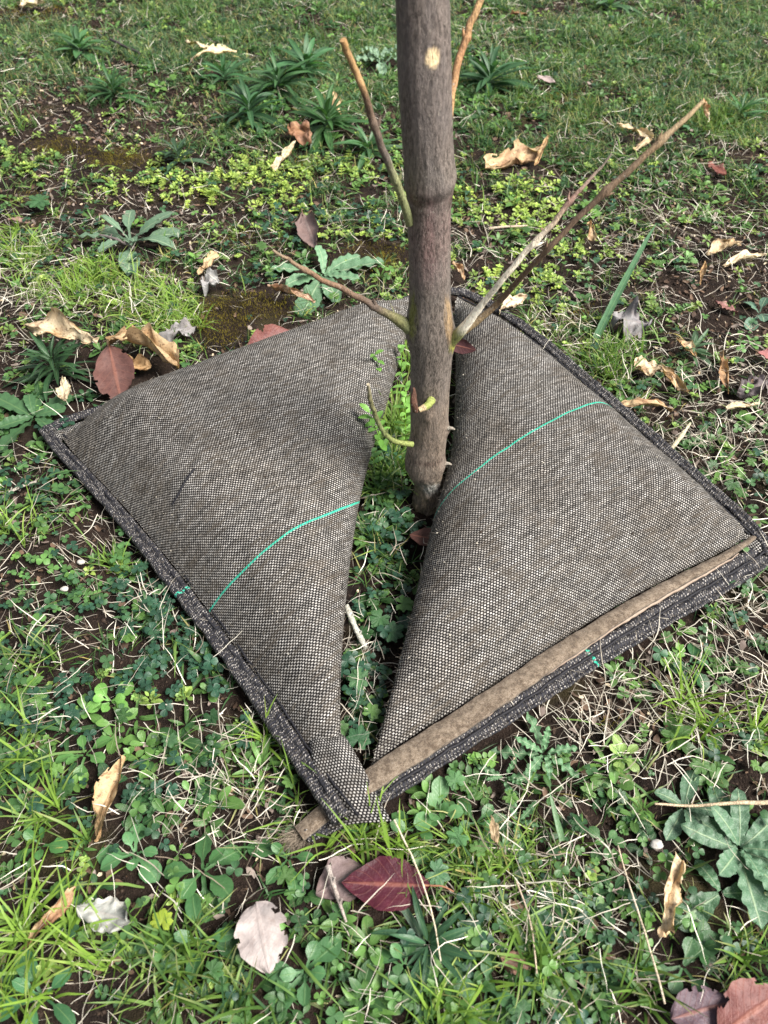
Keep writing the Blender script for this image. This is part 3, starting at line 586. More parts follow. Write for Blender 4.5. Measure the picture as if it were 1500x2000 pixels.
def stub():
    a = Acc(); p0 = atY(843, 781, YT - 0.022); p1 = atY(835, 793, YT - 0.032); p2 = atY(818, 801, YT - 0.036)
    P = resample([p0, p1, p2], 14, 1); cc = np.array([(.22, .26, .07)] * 9 + [(.42, .33, .2)] * 5)
    tube(a, P, [.0048, .0042, .0040, .0030], 10, cc); a.build("stub", M['twig'], tree)
    a = Acc(); q = [atY(812, 803, YT - .036), atY(806, 785, YT - .036), atY(809, 765, YT - .034), atY(808, 758, YT - .034)]
    tube(a, resample(q, 14, 1), [.003, .0042, .0035, .0012], 9, (.10, .05, .035), True, 3, .4); a.build("bud", M['twig'], tree)
    for (x, y, s) in ((879, 836, 1), (873, 905, 1)):
        a = Acc(); tube(a, resample([atY(x - 8, y, YT - .006), atY(x + 3, y, YT - .008), atY(x + 9, y + 3, YT - .008)], 8, 1), [.003, .0022, .0008], 7, (.22, .2, .17), True, 2, .5)
        a.build("spur", M['twig'], tree)
stub()

# ================================================================ LEAF SHAPES
def prof_ovate(t): return np.sin(np.pi * np.clip(t, 0, 1) ** 0.85) ** 0.65
def prof_spat(t): return np.where(t < 0.35, 0.16 + 0.1 * t, 0) + np.where(t >= 0.35, np.clip(0.195 + 0.9 * np.sin(np.pi * np.clip((t - 0.35) / 0.65, 0, 1) ** 0.85) ** 0.8, 0, 1.0), 0) * np.where(t > 0.97, np.clip((1 - t) / .03, 0, 1), 1)
def prof_lance(t): return np.clip(np.sin(np.pi * t ** 0.9), 0, 1) ** 0.75 * 0.97 + 0.05 * (1 - t)
def prof_obov(t): return np.sin(np.pi * np.clip(t, 0, 1) ** 1.45) ** 0.5
def prof_tooth(t): return (0.22 + 0.78 * np.sin(np.pi * np.clip(t, 0, 1) ** 1.5) ** 0.7 * (0.72 + 0.28 * np.abs(np.sin(t * 22)))) * np.clip((1 - t) / .06, 0, 1)
def prof_wavy(t): return (0.20 + 0.80 * np.sin(np.pi * np.clip(t, 0, 1) ** 1.35) ** 0.7 * (0.86 + 0.14 * np.abs(np.sin(t * 17)))) * np.clip((1 - t) / .08, 0, 1) ** .6
def prof_thistle(t): return (0.12 + 0.88 * np.sin(np.pi * np.clip(t, 0, 1) ** 1.15) ** 0.8 * (0.40 + 0.60 * np.abs(np.sin(t * 20 + .5)))) * np.clip((1 - t) / .05, 0, 1)
def strip(L, W, prof, segs=6, el0=0.3, bend=0.6, fold=0.25, nx=1, wave=0.0, wfreq=5, side=0.0, seed=0):
    t = np.linspace(0, 1, segs + 1); el = el0 - bend * t; az = side * t
    dx = np.cos(el) * np.cos(az); dy = np.cos(el) * np.sin(az); dz = np.sin(el); ds = L / segs
    c = np.stack([np.r_[0, np.cumsum(dx[:-1])], np.r_[0, np.cumsum(dy[:-1])], np.r_[0, np.cumsum(dz[:-1])]], 1) * ds
    wd = W * 0.5 * prof(t); s = np.linspace(-1, 1, 2 * nx + 1)
    P = c[:, None, :] + np.zeros((1, len(s), 3))
    lat = np.stack([-np.sin(az), np.cos(az), 0 * az], 1)
    P = P + lat[:, None] * (s[None, :, None] * wd[:, None, None])
    P[..., 2] += np.abs(s)[None] * wd[:, None] * fold + wave * np.abs(s)[None] * np.sin(t * wfreq * 6.28 + np.sign(s)[None].T * 1.3 + seed).T[..., ] .reshape(len(t), -1)[:, :len(s)] if False else np.abs(s)[None] * wd[:, None] * fold
    if wave:
        ph = t[:, None] * wfreq * 6.28 + np.sign(s)[None] * 1.3 + seed; P[..., 2] += wave * np.abs(s)[None] * np.sin(ph)
    lc = np.stack(np.broadcast_arrays(t[:, None], s[None], 0.0), -1)
    return P.reshape(-1, 3), gridF(segs + 1, len(s)), lc.reshape(-1, 3)
def rotz(V, a): c, s = math.cos(a), math.sin(a); return np.stack([V[:, 0] * c - V[:, 1] * s, V[:, 0] * s + V[:, 1] * c, V[:, 2]], 1)
def rotx(V, a): c, s = math.cos(a), math.sin(a); return np.stack([V[:, 0], V[:, 1] * c - V[:, 2] * s, V[:, 1] * s + V[:, 2] * c], 1)
def roty(V, a): c, s = math.cos(a), math.sin(a); return np.stack([V[:, 0] * c + V[:, 2] * s, V[:, 1], -V[:, 0] * s + V[:, 2] * c], 1)
class Tpl:
    def __init__(s): s.V = []; s.F = []; s.T = []; s.L = []; s.n = 0
    def add(s, V, F, L, tint=1.0):
        s.V.append(V); s.F.append(F + s.n); s.L.append(L); s.T.append(np.broadcast_to(np.asarray(tint, float), (len(V), 3)) if np.ndim(tint) else np.full((len(V), 3), tint)); s.n += len(V)
    def fin(s): s.V = np.concatenate(s.V); s.F = np.concatenate(s.F); s.L = np.concatenate(s.L); s.T = np.concatenate(s.T); return s
def stalk(tp, p0, p1, w, tint=(1.3, 1.2, .9), mid=None):
    p0, p1 = np.array(p0, float), np.array(p1, float); m = (p0 + p1) / 2 if mid is None else np.array(mid, float)
    d = p1 - p0; lat = np.cross(d, [0, 0, 1.0]); 
    if np.linalg.norm(lat) < 1e-9: lat = np.array([1.0, 0, 0])
    lat = lat / np.linalg.norm(lat) * w / 2
    V = np.array([p0 - lat, p0 + lat, m - lat, m + lat, p1 - lat, p1 + lat]); tp.add(V, np.array([[0, 1, 3, 2], [2, 3, 5, 4]]), np.zeros((6, 3)) + (0, .5, 0), tint)
def rosette(rs, n, L, W, prof, segs=5, nx=1, el=(0.1, 0.9), bend=(0.3, 1.0), fold=(0.1, 0.4), wave=0, wfreq=5, tintv=0.25, jitter=0.35, h0=0.0):
    t = Tpl()
    for i in range(n):
        f = i / max(1, n - 1); l = L * (0.55 + 0.45 * (1 - f)) * (rs.uniform(0.85, 1.15) if jitter < .6 else rs.uniform(.6, 1.2))
        e = el[0] + (el[1] - el[0]) * f + rs.uniform(-.12, .12)
        V, F, lc = strip(l, W * l / L * rs.uniform(.85, 1.15), prof, segs, e, rs.uniform(*bend), rs.uniform(*fold), nx, wave * l, wfreq, rs.uniform(-.3, .3), rs.uniform(0, 6))
        V = rotx(V, rs.uniform(-.35, .35)); V[:, 0] += 0.001 + L * .02
        V = rotz(V, i * 2.4 + rs.uniform(-jitter, jitter)); V[:, 2] += h0 + 0.0008 * i
        t.add(V, F, lc, 1 + rs.uniform(-tintv, tintv) + 0.25 * f)
    return t.fin()
def clover(rs, h, r):
    t = Tpl(); d = rs.uniform(0, 6.28); off = h * rs.uniform(.1, .6); top = np.array([math.cos(d) * off, math.sin(d) * off, h])
    stalk(t, (0, 0, 0), top, 0.0008, (1.1, 1.1, .8), (top[0] * .2, top[1] * .2, h * .6)); a0 = rs.uniform(0, 6.28)
    for k in range(3):
        V, F, lc = strip(r, r * 0.98, prof_obov, 5, rs.uniform(-.1, .35), rs.uniform(0, .6), rs.uniform(.05, .5), 1)
        t.add(rotz(V, a0 + k * 2.094 + rs.uniform(-.1, .1)) + top, F, lc, 1 + rs.uniform(-.18, .18))
    return t.fin()
def palmate(rs, r, h):
    t = Tpl(); a0 = rs.uniform(0, 6.28); top = np.array([rs.uniform(-.3, .3) * h, rs.uniform(-.3, .3) * h, h]); stalk(t, (0, 0, 0), top, .0012, (1.2, 1, .8))
    tilt = rs.uniform(-.3, .3)
    for k in range(7):
        az = a0 + (k - 3) * 0.78; l = r * (1 - .08 * abs(k - 3)) * rs.uniform(.92, 1.05)
        for q, (da, lf) in enumerate(((-.17, .86), (.0, 1.0), (.17, .86))):
            V, F, lc = strip(l * lf, l * .38, lambda x: .25 + .75 * np.clip(x * 1.35, 0, 1) ** 1.2 * np.clip((1 - x) / .18, .25, 1), 5, rs.uniform(.0, .25), .35, .12, 1)
            V = rotz(V, az + da); V[:, 2] += 0.0003 * q; t.add(rotx(V, tilt) + top, F, lc, 1 + rs.uniform(-.1, .1) + (.12 if q == 1 else 0))
    return t.fin()
def spray(rs, n, L, lw, up=0.6):                # a creeping or rising stem with paired small leaves
    t = Tpl(); P = [np.zeros(3)]; az = rs.uniform(0, 6.28); el = up
    for i in range(n):
        az += rs.uniform(-.4, .4); el = max(-.05, el - rs.uniform(0, .2)); P.append(P[-1] + L / n * np.array([math.cos(az) * math.cos(el), math.sin(az) * math.cos(el), math.sin(el)]))
        stalk(t, P[-2], P[-1], .0010, (1.3, 1.1, .8))
        for s in (-1, 1):
            V, F, lc = strip(lw * rs.uniform(.8, 1.2) * (1 - .3 * i / n), lw * .6, prof_ovate, 4, rs.uniform(.1, .6), .5, .25, 1)
            t.add(rotz(V, az + s * rs.uniform(1.0, 1.6)) + P[-1], F, lc, 1 + rs.uniform(-.2, .2) + .3 * (i == n - 1))
    for k in range(3):
        V, F, lc = strip(lw * .7, lw * .4, prof_ovate, 4, .8, .4, .3, 1); t.add(rotz(V, az + k * 2.1) + P[-1], F, lc, 1.4)
    return t.fin()
def scat(acc, tpls, pos, az, tilt, scl, col):
    N = len(pos); which = RNG.integers(0, len(tpls), N)
    for k, tp in enumerate(tpls):
        m = which == k; n = m.sum()
        if not n: continue
        V = tp.V[None] * scl[m][:, None, None]
        c, s = np.cos(az[m])[:, None], np.sin(az[m])[:, None]; X = V[..., 0] * c - V[..., 1] * s; Yv = V[..., 0] * s + V[..., 1] * c; Z = V[..., 2]
        ct, st = np.cos(tilt[m])[:, None], np.sin(tilt[m])[:, None]; Y2 = Yv * ct - Z * st; Z2 = Yv * st + Z * ct
        V = np.stack([X, Y2, Z2], -1) + pos[m][:, None]
        nv = len(tp.V); F = tp.F[None] + (np.arange(n) * nv)[:, None, None]
        C = col[m][:, None] * tp.T[None]
        acc.add(V, F.reshape(-1, 4), None, C.reshape(-1, 3), np.broadcast_to(tp.L[None], (n, nv, 3)).reshape(-1, 3))
def blades(acc, B, az, L, W, el0, curl, col, segs=5, azv=0.0, elv=0.0, tipcol=None, minz=0.001, flat=False):
    N = len(B); t = np.linspace(0, 1, segs + 1); ds = (L / segs)[:, None]
    A = az[:, None] + np.cumsum(RNG.normal(size=(N, segs + 1)) * azv, 1); E = el0[:, None] - curl[:, None] * t[None] + RNG.normal(size=(N, segs + 1)) * elv
    st = np.stack([np.cos(E) * np.cos(A), np.cos(E) * np.sin(A), np.sin(E)], -1) * ds[..., None]
    P = B[:, None] + np.concatenate([np.zeros((N, 1, 3)), np.cumsum(st[:, :-1], 1)], 1)
    if minz is not None: P[..., 2] = np.maximum(P[..., 2], gz(P[..., 0], P[..., 1]) + minz)
    wd = W[:, None] * 0.5 * np.clip(1 - t ** 2.5 * 0.93, 0, 1)[None] * (0.6 + 0.4 * np.clip(t * 5, 0, 1))[None]
    lat = np.stack([-np.sin(A), np.cos(A), RNG.normal(size=(N, 1)) * 0.5 + 0 * A], -1); lat /= np.linalg.norm(lat, axis=-1, keepdims=True)
    V = np.stack([P - lat * wd[..., None], P + lat * wd[..., None]], 2)
    nv = (segs + 1) * 2; f = np.array([[2 * i, 2 * i + 1, 2 * i + 3, 2 * i + 2] for i in range(segs)])
    F = (f[None] + (np.arange(N) * nv)[:, None, None]).reshape(-1, 4)
    C = np.broadcast_to(col[:, None], (N, nv, 3)).copy()
    if tipcol is not None:
        k = np.repeat(np.clip(t * 1.6 - .8, 0, 1), 2)[None, :, None] * tipcol[1][:, None, None]; C = C * (1 - k) + np.array(tipcol[0]) * k
    acc.add(V, F, None, C.reshape(-1, 3), np.broadcast_to(np.stack([np.repeat(t, 2), np.tile([-.6, .6], segs + 1), np.zeros(nv)], 1)[None], (N, nv, 3)).reshape(-1, 3))

# ================================================================ WHERE THINGS GROW
def blob(px, py, lst):
    d = np.zeros(np.shape(px))
    for (a, b, rx, ry, wt) in lst: d = d + wt * np.exp(-((px - a) / rx) ** 2 - ((py - b) / ry) ** 2)
    return d
bp = [np.array(p) for p in bagpoly]
hemline = [(np.array([at(a, b, .01)[:2] for a, b in h]), wv) for h, wv in ((hL, .011), (hT[2:], .011), (hB, .014), (vB[6:], .012))]
def free(x, y, margin=0.0):
    ok = ~inpoly(x, y, bp[0]) & ~inpoly(x, y, bp[1])
    for h, wv in hemline: ok &= segdist(x, y, h) > wv + margin
    ok &= np.hypot(x - base[0], y - base[1]) > 0.026
    return ok
clear = []                                     # spots kept open under the fallen leaves and big plants: (x, y, r)
def cands(N, dens):
    """N per square metre at density 1"""
    x0, x1, y0, y1 = -1.75, 1.75, -0.02, 3.0; n = int(N * (x1 - x0) * (y1 - y0))
    x = RNG.uniform(x0, x1, n); y = RNG.uniform(y0, y1, n); P = np.stack([x, y, gz(x, y)], 1); px, py, dp = proj(P)
    ok = (dp > .2) & (px > -330) & (px < 1830) & (py > -90) & (py < 2250)
    x, y, px, py = x[ok], y[ok], px[ok], py[ok]
    d = dens(px, py, x, y); ok = RNG.random(len(x)) < d; x, y, px, py = x[ok], y[ok], px[ok], py[ok]
    ok = free(x, y); x, y, px, py = x[ok], y[ok], px[ok], py[ok]
    keep = np.ones(len(x), bool)
    for (a, b, r) in clear: keep &= (np.hypot(x - a, y - b) > r) | (RNG.random(len(x)) < 0.12)
    x, y, px, py = x[keep], y[keep], px[keep], py[keep]
    return np.stack([x, y, gz(x, y)], 1), px, py
def colv(N, base, v=0.2, hue=0.1):
    k = 1 + RNG.normal(size=(N, 1)) * v; h = RNG.normal(size=(N, 1)) * hue
    return np.clip(np.array(base)[None] * k * np.concatenate([1 + h, np.ones((N, 1)), 1 - h], 1), 0.004, 0.9)
def lerpc(a, b, f): return np.array(a)[None] * (1 - f[:, None]) + np.array(b)[None] * f[:, None]
G = lambda n: np.random.default_rng(n)
# ================================================================ FALLEN LEAVES
def prof_leaf(t): return np.sin(np.pi * np.clip(t, 0, 1) ** 0.92) ** 0.85
def prof_round(t): return np.sin(np.pi * np.clip(t, 0, 1) ** 0.8) ** 0.62
def big_leaf(L, W, prof, curl, bend, twist, wave, seed, n=30, m=15, bend0=0.0):
    t = np.linspace(0, 1, n); s = np.linspace(-1, 1, m); a = bend0 + bend * (t - 0.5)
    d = np.stack([np.cos(a), 0 * a, np.sin(a)], 1); c = np.vstack([[0, 0, 0], np.cumsum(d[:-1], 0)]) * L / (n - 1)
    nn = np.stack([-np.sin(a), 0 * a, np.cos(a)], 1); V = np.zeros((n, m, 3))
    for i in range(n):
        w_ = W * 0.5 * float(prof(t[i])) * (1 + (1 if wave >= .25 else .35) * (0.16 * math.sin(7 * t[i] + seed) + 0.10 * math.sin(19 * t[i] + 2 * seed) + 0.06 * math.sin(43 * t[i] + 3 * seed))); q = s * w_
        k = curl / (W * 0.5)
        yy, zz_ = (np.sin(k * q) / k, (1 - np.cos(k * q)) / k) if abs(curl) > 1e-3 else (q, 0 * q)
        zz_ = zz_ + wave * W * np.abs(s) * (fbm(t[i] * 4 + seed, s * 1.2 + 3 * seed, seed, 3) - 0.45) * 2
        tw = twist * (t[i] - 0.4); y2 = yy * math.cos(tw) - zz_ * math.sin(tw); z2 = yy * math.sin(tw) + zz_ * math.cos(tw)
        V[i] = c[i] + np.array([0, 1, 0]) * y2[:, None] + nn[i] * z2[:, None]
    return V, np.stack(np.broadcast_arrays(t[:, None], s[None], 0.0), -1)
def fallen(p0, p1, wpx, mat, col, label, z=0.02, z1=None, curl=0.5, bend=0.2, twist=0.3, wave=0.25, roll=0.0, prof=prof_leaf, seed=1, stem=0.0, stemcol=(0.25, 0.13, 0.07), hole=True, cat="fallen leaf", group="dead leaves lying about the tree", name="fallen_leaf", thick=0.00035, col2=None):
    A = at(*p0, z); B = at(*p1, z if z1 is None else z1); A[2] += gz(A[0], A[1]) * .6; B[2] += gz(B[0], B[1]) * .6
    X_ = B - A; Lm = np.linalg.norm(X_); X_ /= Lm; W = wpx * mpp((p0[0] + p1[0]) / 2, (p0[1] + p1[1]) / 2)
    V, lc = big_leaf(Lm * (1 + abs(bend) * .05), W, prof, curl, bend, twist, wave, seed)
    Yv = np.cross([0, 0, 1], X_); Yv /= np.linalg.norm(Yv); Zv = np.cross(X_, Yv)
    c, s = math.cos(roll), math.sin(roll); Y2 = Yv * c + Zv * s; Z2 = Zv * c - Yv * s
    sh = V.shape; Wd = A + V.reshape(-1, 3) @ np.stack([X_, Y2, Z2])
    if mat is D:                               # crumpled as it dried
        u_, v_ = lc[..., 0].ravel(), lc[..., 1].ravel(); q_ = min(W, Lm * .6)
        Wd = Wd + np.stack([fbm(u_ * 3.2 + seed * 1.7 + 5 * i, v_ * 1.1 + i, seed + i, 3) - .45 for i in range(3)], 1) * q_ * np.array([.5, .9, .9])
    low = (Wd[:, 2] - gz(Wd[:, 0], Wd[:, 1])).min()
    if low < 0.003: Wd[:, 2] += 0.003 - low
    a = Acc(); C = np.tile(np.array(col, float), (len(Wd), 1))
    if col2 is not None:
        k = np.clip(fbm(lc[..., 0].ravel() * 4 + seed, lc[..., 1].ravel() * 2, seed + 3, 3) * 3 - 1.0, 0, 1)[:, None]; C = C * (1 - k) + np.array(col2) * k
    F = gridF(sh[0], sh[1])
    if hole:                                   # nibbled margin
        fc = lc.reshape(-1, 3)[F].mean(1); e = np.abs(fc[:, 1]) > 0.78; F = F[~(e & (fbm(fc[:, 0] * 9 + seed, fc[:, 1] * 2, seed + 8, 2) > 0.52))]
    nv = len(Wd); up_ = Wd + Z2 * thick
    a.add(up_, F, None, C, lc); a.add(Wd - Z2 * thick, F[:, ::-1], None, C * 0.92, lc)
    if stem:
        q0 = A; q1 = A - X_ * stem * .5 + np.array([0, 0, .002]); q2 = A - X_ * stem + Y2 * stem * .2; tube(a, resample([q0 + X_ * Lm * .1 + Z2 * .001, q0, q1, q2], 12, 1), [.0010, .0008, .0007], 6, stemcol)
    o = a.build(name, mat, origin=tuple((A + B) / 2)); tag(o, label, cat, group)
    mid = (A + B) / 2; r = max(Lm * .5, W * .5) * .75
    for f in (0.2, 0.5, 0.8): q = A * (1 - f) + B * f; clear.append((q[0], q[1], max(W * .45, .006)))
    return o
T1, T2, T3, CR, BR = (.54, .40, .24), (.46, .30, .155), (.36, .21, .11), (.66, .56, .40), (.27, .14, .075)
D, RD, GY = M['dry'], M['red'], M['grey']
fallen((212, 672), (238, 792), 78, RD, (.125, .062, .054), "dull pinkish-brown oval leaf lying upright against the bag's left far edge", z=.035, z1=.025, curl=.35, bend=.1, twist=.2, roll=.1, seed=3, wave=.12, col2=(.16, .09, .08))
fallen((478, 688), (578, 652), 62, RD, (.14, .048, .045), "dark red-brown leaf half hidden behind the bag's upper left edge", z=.030, curl=.5, bend=-.4, roll=.5, seed=4, wave=.1, col2=(.18, .07, .055))
fallen((56, 640), (190, 668), 52, D, CR, "pale cream curled leaf with orange ends, left of the pinkish-brown leaf", z=.045, curl=1.3, bend=-.5, twist=1.2, roll=.3, seed=5, col2=T2, stem=.01)
fallen((208, 656), (345, 694), 70, D, T1, "crumpled golden-tan leaf touching the top of the pinkish-brown leaf", z=.040, curl=.9, bend=-.4, twist=-.9, roll=-.3, seed=6, wave=.4, col2=T2)
fallen((232, 700), (292, 712), 34, D, T2, "small tan leaf scrap under the crumpled golden-tan leaf", z=.020, curl=.8, seed=8, wave=.4)
fallen((120, 735), (130, 778), 26, D, CR, "small cream leaf scrap on the dark narrow-leaved weed left of the bag", z=.034, curl=.9, twist=1, seed=9)
fallen((952, 322), (1062, 288), 56, D, T1, "large boat-shaped dry leaf with a brown hollow behind the trunk", z=.018, z1=.030, curl=1.35, bend=.9, twist=-.2, roll=.15, seed=10, wave=.15, col2=BR)
fallen((1070, 268), (1045, 320), 14, D, T2, "thin curled leaf tip rising beside the boat-shaped dry leaf", z=.045, z1=.02, curl=1.6, bend=.7, seed=12)
fallen((562, 245), (605, 262), 46, D, BR, "star-like brown crumpled leaf on dark green weeds", z=.035, curl=.7, twist=.8, wave=.7, seed=13, col2=(.35, .2, .14))
fallen((575, 275), (532, 326), 22, D, CR, "rolled cream leaf stalk hanging below the star-like brown leaf", z=.034, z1=.02, curl=1.7, bend=.5, seed=14, col2=T1)
fallen((362, 80), (412, 92), 26, D, CR, "upper of two pale leaves in the far grass", z=.03, curl=.7, twist=.6, seed=15)
fallen((380, 114), (460, 100), 20, D, (.76, .62, .38), "lower of two pale leaves in the far grass", z=.03, curl=1.0, bend=-.5, seed=16, col2=CR)
fallen((590, 412), (618, 488), 48, GY, (.16, .112, .105), "folded dark mauve-brown leaf on soil left of the trunk", z=.022, curl=1.1, twist=.4, roll=.3, seed=17, wave=.3, stem=.01)
fallen((524, 556), (614, 585), 24, D, (.6, .42, .3), "rolled tan leaf lying on the pale green toothed rosette", z=.03, curl=1.9, twist=.6, seed=18, col2=BR)
fallen((425, 490), (385, 532), 22, D, T1, "small twisted tan leaf on the moss edge above the bag", z=.025, curl=1.4, twist=1, seed=19)
fallen((1205, 244), (1278, 262), 24, D, CR, "crumpled pale leaf beside the tip of the pale shoot", z=.03, curl=1.1, twist=.8, wave=.6, seed=20, col2=T1)
fallen((1272, 268), (1240, 300), 22, D, T1, "rolled tan leaf under the crumpled pale leaf", z=.022, curl=1.9, seed=21, col2=CR)
fallen((1152, 430), (1160, 468), 24, D, T2, "small orange-brown leaf cone between the two long shoots", z=.03, z1=.02, curl=1.9, seed=22, col2=CR)
fallen((1383, 496), (1448, 470), 26, D, T1, "rolled golden leaf on bare soil at the far right", z=.02, curl=1.8, bend=-.2, seed=23, col2=CR)
fallen((1412, 522), (1497, 496), 18, D, CR, "long thin cream leaf just below the rolled golden leaf", z=.02, curl=1.3, bend=-.4, seed=24)
fallen((1376, 512), (1366, 560), 14, D, T2, "narrow upright tan leaf on bare soil at the far right", z=.02, curl=1.6, twist=.5, seed=25)
fallen((1238, 712), (1292, 722), 32, D, (.66, .5, .34), "crumpled tan leaf beside the hem on the right", z=.02, curl=1.0, twist=.7, wave=.5, seed=26, col2=CR)
fallen((1290, 718), (1345, 764), 24, D, T1, "curled golden leaf joined to the crumpled tan one", z=.022, curl=1.4, twist=.9, wave=.4, seed=27, col2=T2)
fallen((1202, 786), (1310, 798), 30, D, T1, "long folded tan leaf against the bag's right hem", z=.024, curl=1.3, bend=-.6, twist=.6, seed=28, col2=BR)
fallen((1322, 662), (1358, 698), 22, D, T2, "small orange-tan leaf among dead grass on the right", z=.02, curl=1.2, twist=.6, seed=29, col2=CR)
fallen((1408, 690), (1424, 760), 26, D, T3, "twisted orange-brown leaf among straw at the right", z=.022, curl=1.5, twist=1.3, seed=30, col2=T1)
fallen((1418, 796), (1482, 786), 16, D, CR, "thin pale leaf at the right edge below the dark clod", z=.018, curl=1.2, seed=31)
fallen((238, 1478), (192, 1636), 54, D, T2, "long orange-brown twisted leaf on soil at lower left", z=.032, z1=.015, curl=1.25, bend=-.3, twist=1.3, seed=32, wave=.3, col2=T1)
fallen((150, 1738), (48, 1846), 38, D, (.40, .22, .13), "rolled reddish-brown leaf at the lower left edge", z=.028, z1=.014, curl=1.9, bend=-.2, twist=.7, seed=33, col2=T1)
fallen((150, 1768), (256, 1800), 66, GY, (.36, .37, .35), "crumpled silvery-grey leaf beside the rolled reddish-brown leaf", z=.016, curl=.6, twist=.4, wave=.8, seed=34, col2=(.13, .14, .13))
fallen((500, 1762), (526, 1900), 98, GY, (.28, .245, .24), "large pale pinkish-grey leaf with ragged edge in the lower grass", z=.030, curl=.35, bend=-.25, twist=.1, wave=.22, seed=35, prof=prof_round, col2=(.36, .32, .31))
fallen((842, 1728), (668, 1722), 96, RD, (.050, .010, .018), "dark wine-red leaf with an orange stalk below the bag's near corner", z=.024, curl=.35, bend=.15, twist=.3, wave=.1, seed=36, stem=.020, col2=(.075, .014, .026), hole=False)
fallen((710, 1690), (618, 1745), 84, GY, (.15, .11, .11), "dull brown leaf partly under the wine-red leaf", z=.014, curl=.3, seed=37, wave=.2)
fallen((1328, 1672), (1306, 1830), 52, D, (.70, .50, .30), "pale tan leaf curled to a cone at lower right", z=.030, curl=1.55, bend=.1, twist=1.4, seed=38, prof=lambda t: .25 + .75 * np.clip(t, 0, 1) ** 1.4 * np.clip((1 - t) / .12, 0, 1), wave=.2, col2=CR)
fallen((1312, 1990), (1430, 1955), 84, RD, (.085, .055, .07), "purplish-black leaf at the bottom right corner", z=.026, curl=.3, seed=39, wave=.1, col2=(.12, .09, .11))
fallen((1408, 2020), (1530, 1935), 112, RD, (.13, .046, .042), "bright pinkish-red leaf in the bottom right corner", z=.032, curl=.3, bend=-.2, seed=40, wave=.1, col2=(.20, .09, .08))
fallen((800, 1040), (862, 1052), 50, RD, (.085, .042, .036), "red-brown leaf in the slit just in front of the trunk", z=.03, curl=.2, roll=-.2, seed=41, wave=.05, hole=False)
fallen((884, 515), (908, 538), 24, D, T3, "orange-brown leaf scrap right behind the trunk", z=.02, curl=1.2, seed=43, col2=CR)
fallen((975, 606), (1030, 576), 26, D, (.7, .56, .42), "crumpled cream leaf against the bag's far corner", z=.03, curl=.9, twist=.9, wave=.6, seed=44, col2=CR)
fallen((652, 180), (664, 226), 20, D, T1, "thin tan leaf behind the olive shoot", z=.025, curl=.8, seed=45)
fallen((1382, 318), (1418, 342), 26, RD, (.16, .06, .05), "small reddish leaf scrap in thin grass at far right", z=.015, curl=.4, seed=46, wave=.5)
fallen((1478, 690), (1520, 700), 34, RD, (.33, .14, .14), "red leaf cut by the right edge beside the straw", z=.02, curl=.3, seed=47)
fallen((1395, 590), (1440, 612), 24, RD, (.25, .13, .12), "small maroon leaf scrap on bare soil at the right", z=.012, curl=.4, wave=.5, seed=48)
fallen((1050, 145), (1085, 160), 22, GY, (.35, .28, .27), "small mauve leaf scrap in the far grass right of the trunk", z=.025, curl=.6, seed=49)
fallen((1190, 640), (1265, 655), 60, GY, (.17, .16, .17), "dark crumpled grey leaf on the ground right of the bag's far corner", z=.012, curl=.4, wave=1.0, seed=50, col2=(.28, .28, .28))
fallen((1440, 765), (1510, 755), 50, GY, (.085, .07, .075), "black wrinkled leaf at the right edge above the thin pale leaf", z=.014, curl=.6, wave=1.0, seed=51)
fallen((385, 640), (310, 650), 34, GY, (.20, .19, .19), "dark grey shrivelled leaf beside the yellow-brown moss", z=.02, curl=.7, wave=1.0, seed=52, col2=(.32, .31, .32))
fallen((395, 560), (425, 540), 34, GY, (.22, .22, .22), "grey shrivelled leaf just above the moss", z=.022, curl=.7, wave=1.0, seed=53, col2=(.3, .3, .3))
fallen((975, 1870), (1040, 1890), 40, GY, (.22, .12, .09), "brown crinkled leaf scrap in grass near the bottom", z=.012, curl=.5, wave=.8, seed=54)
fallen((40, 8), (80, 0), 34, D, CR, "cream leaf scrap at the top left edge", z=.03, curl=.6, seed=55)
fallen((1000, 22), (1028, 28), 16, D, BR, "tiny brown leaf scrap in the far grass behind the trunk", z=.02, curl=.9, seed=56)
fallen((15, 425), (58, 432), 20, GY, (.27, .17, .14), "small brown leaf scrap at the left edge beside bright grass", z=.02, curl=.9, seed=57)
fallen((1370, 196), (1382, 226), 16, D, (.6, .38, .22), "tiny curled leaf hanging at the tip of the long brown shoot", z=.10, z1=.075, curl=1.7, seed=58, col2=CR)
fallen((1085, 838), (1070, 838), 1, D, CR, "x", seed=59) if False else None
fallen((960, 1590), (975, 1655), 22, D, (.42, .34, .22), "withered beige leaf between green weeds below the felt strip", z=.03, curl=1.0, twist=.8, seed=60)
fallen((872, 668), (930, 682), 26, RD, (.06, .025, .028), "dark red leaf with a thin stalk resting on the bag right of the trunk", z=.085, z1=.088, curl=.6, bend=.2, roll=.7, seed=42, wave=.1, hole=False)
fallen((805, 1790 - 10), (830, 1800), 1, D, CR, "x", seed=61) if False else None
fr = Acc(); e_ = at(585, 1632, .014); N = 260                    # frayed end of the felt strip
q0 = e_ + RNG.normal(size=(N, 3)) * [.006, .005, .002]; dd = np.array([-.75, -.5, .05]) + RNG.normal(size=(N, 3)) * .45
blades(fr, q0, np.arctan2(dd[:, 1], dd[:, 0]), RNG.uniform(.008, .020, N), np.full(N, .0004), RNG.normal(size=N) * .3, RNG.normal(size=N) * .5, lerpc((.10, .08, .06), (.30, .25, .2), RNG.random(N)), 5, .15, .1)
tag(fr.build("frayed_end", M['straw'], bag), kind="stuff")
fallen((1165, 660), (1280, 440), 15, M['leaf'], (.075, .17, .085), "single long grey-green blade lying right of the bag's far corner", z=.02, z1=.05, curl=.5, bend=-.3, prof=lambda t: .9 * (1 - t ** 3) + .02, seed=70, hole=False, cat="grass blade", name="long_blade", group="long loose blades", wave=.05)
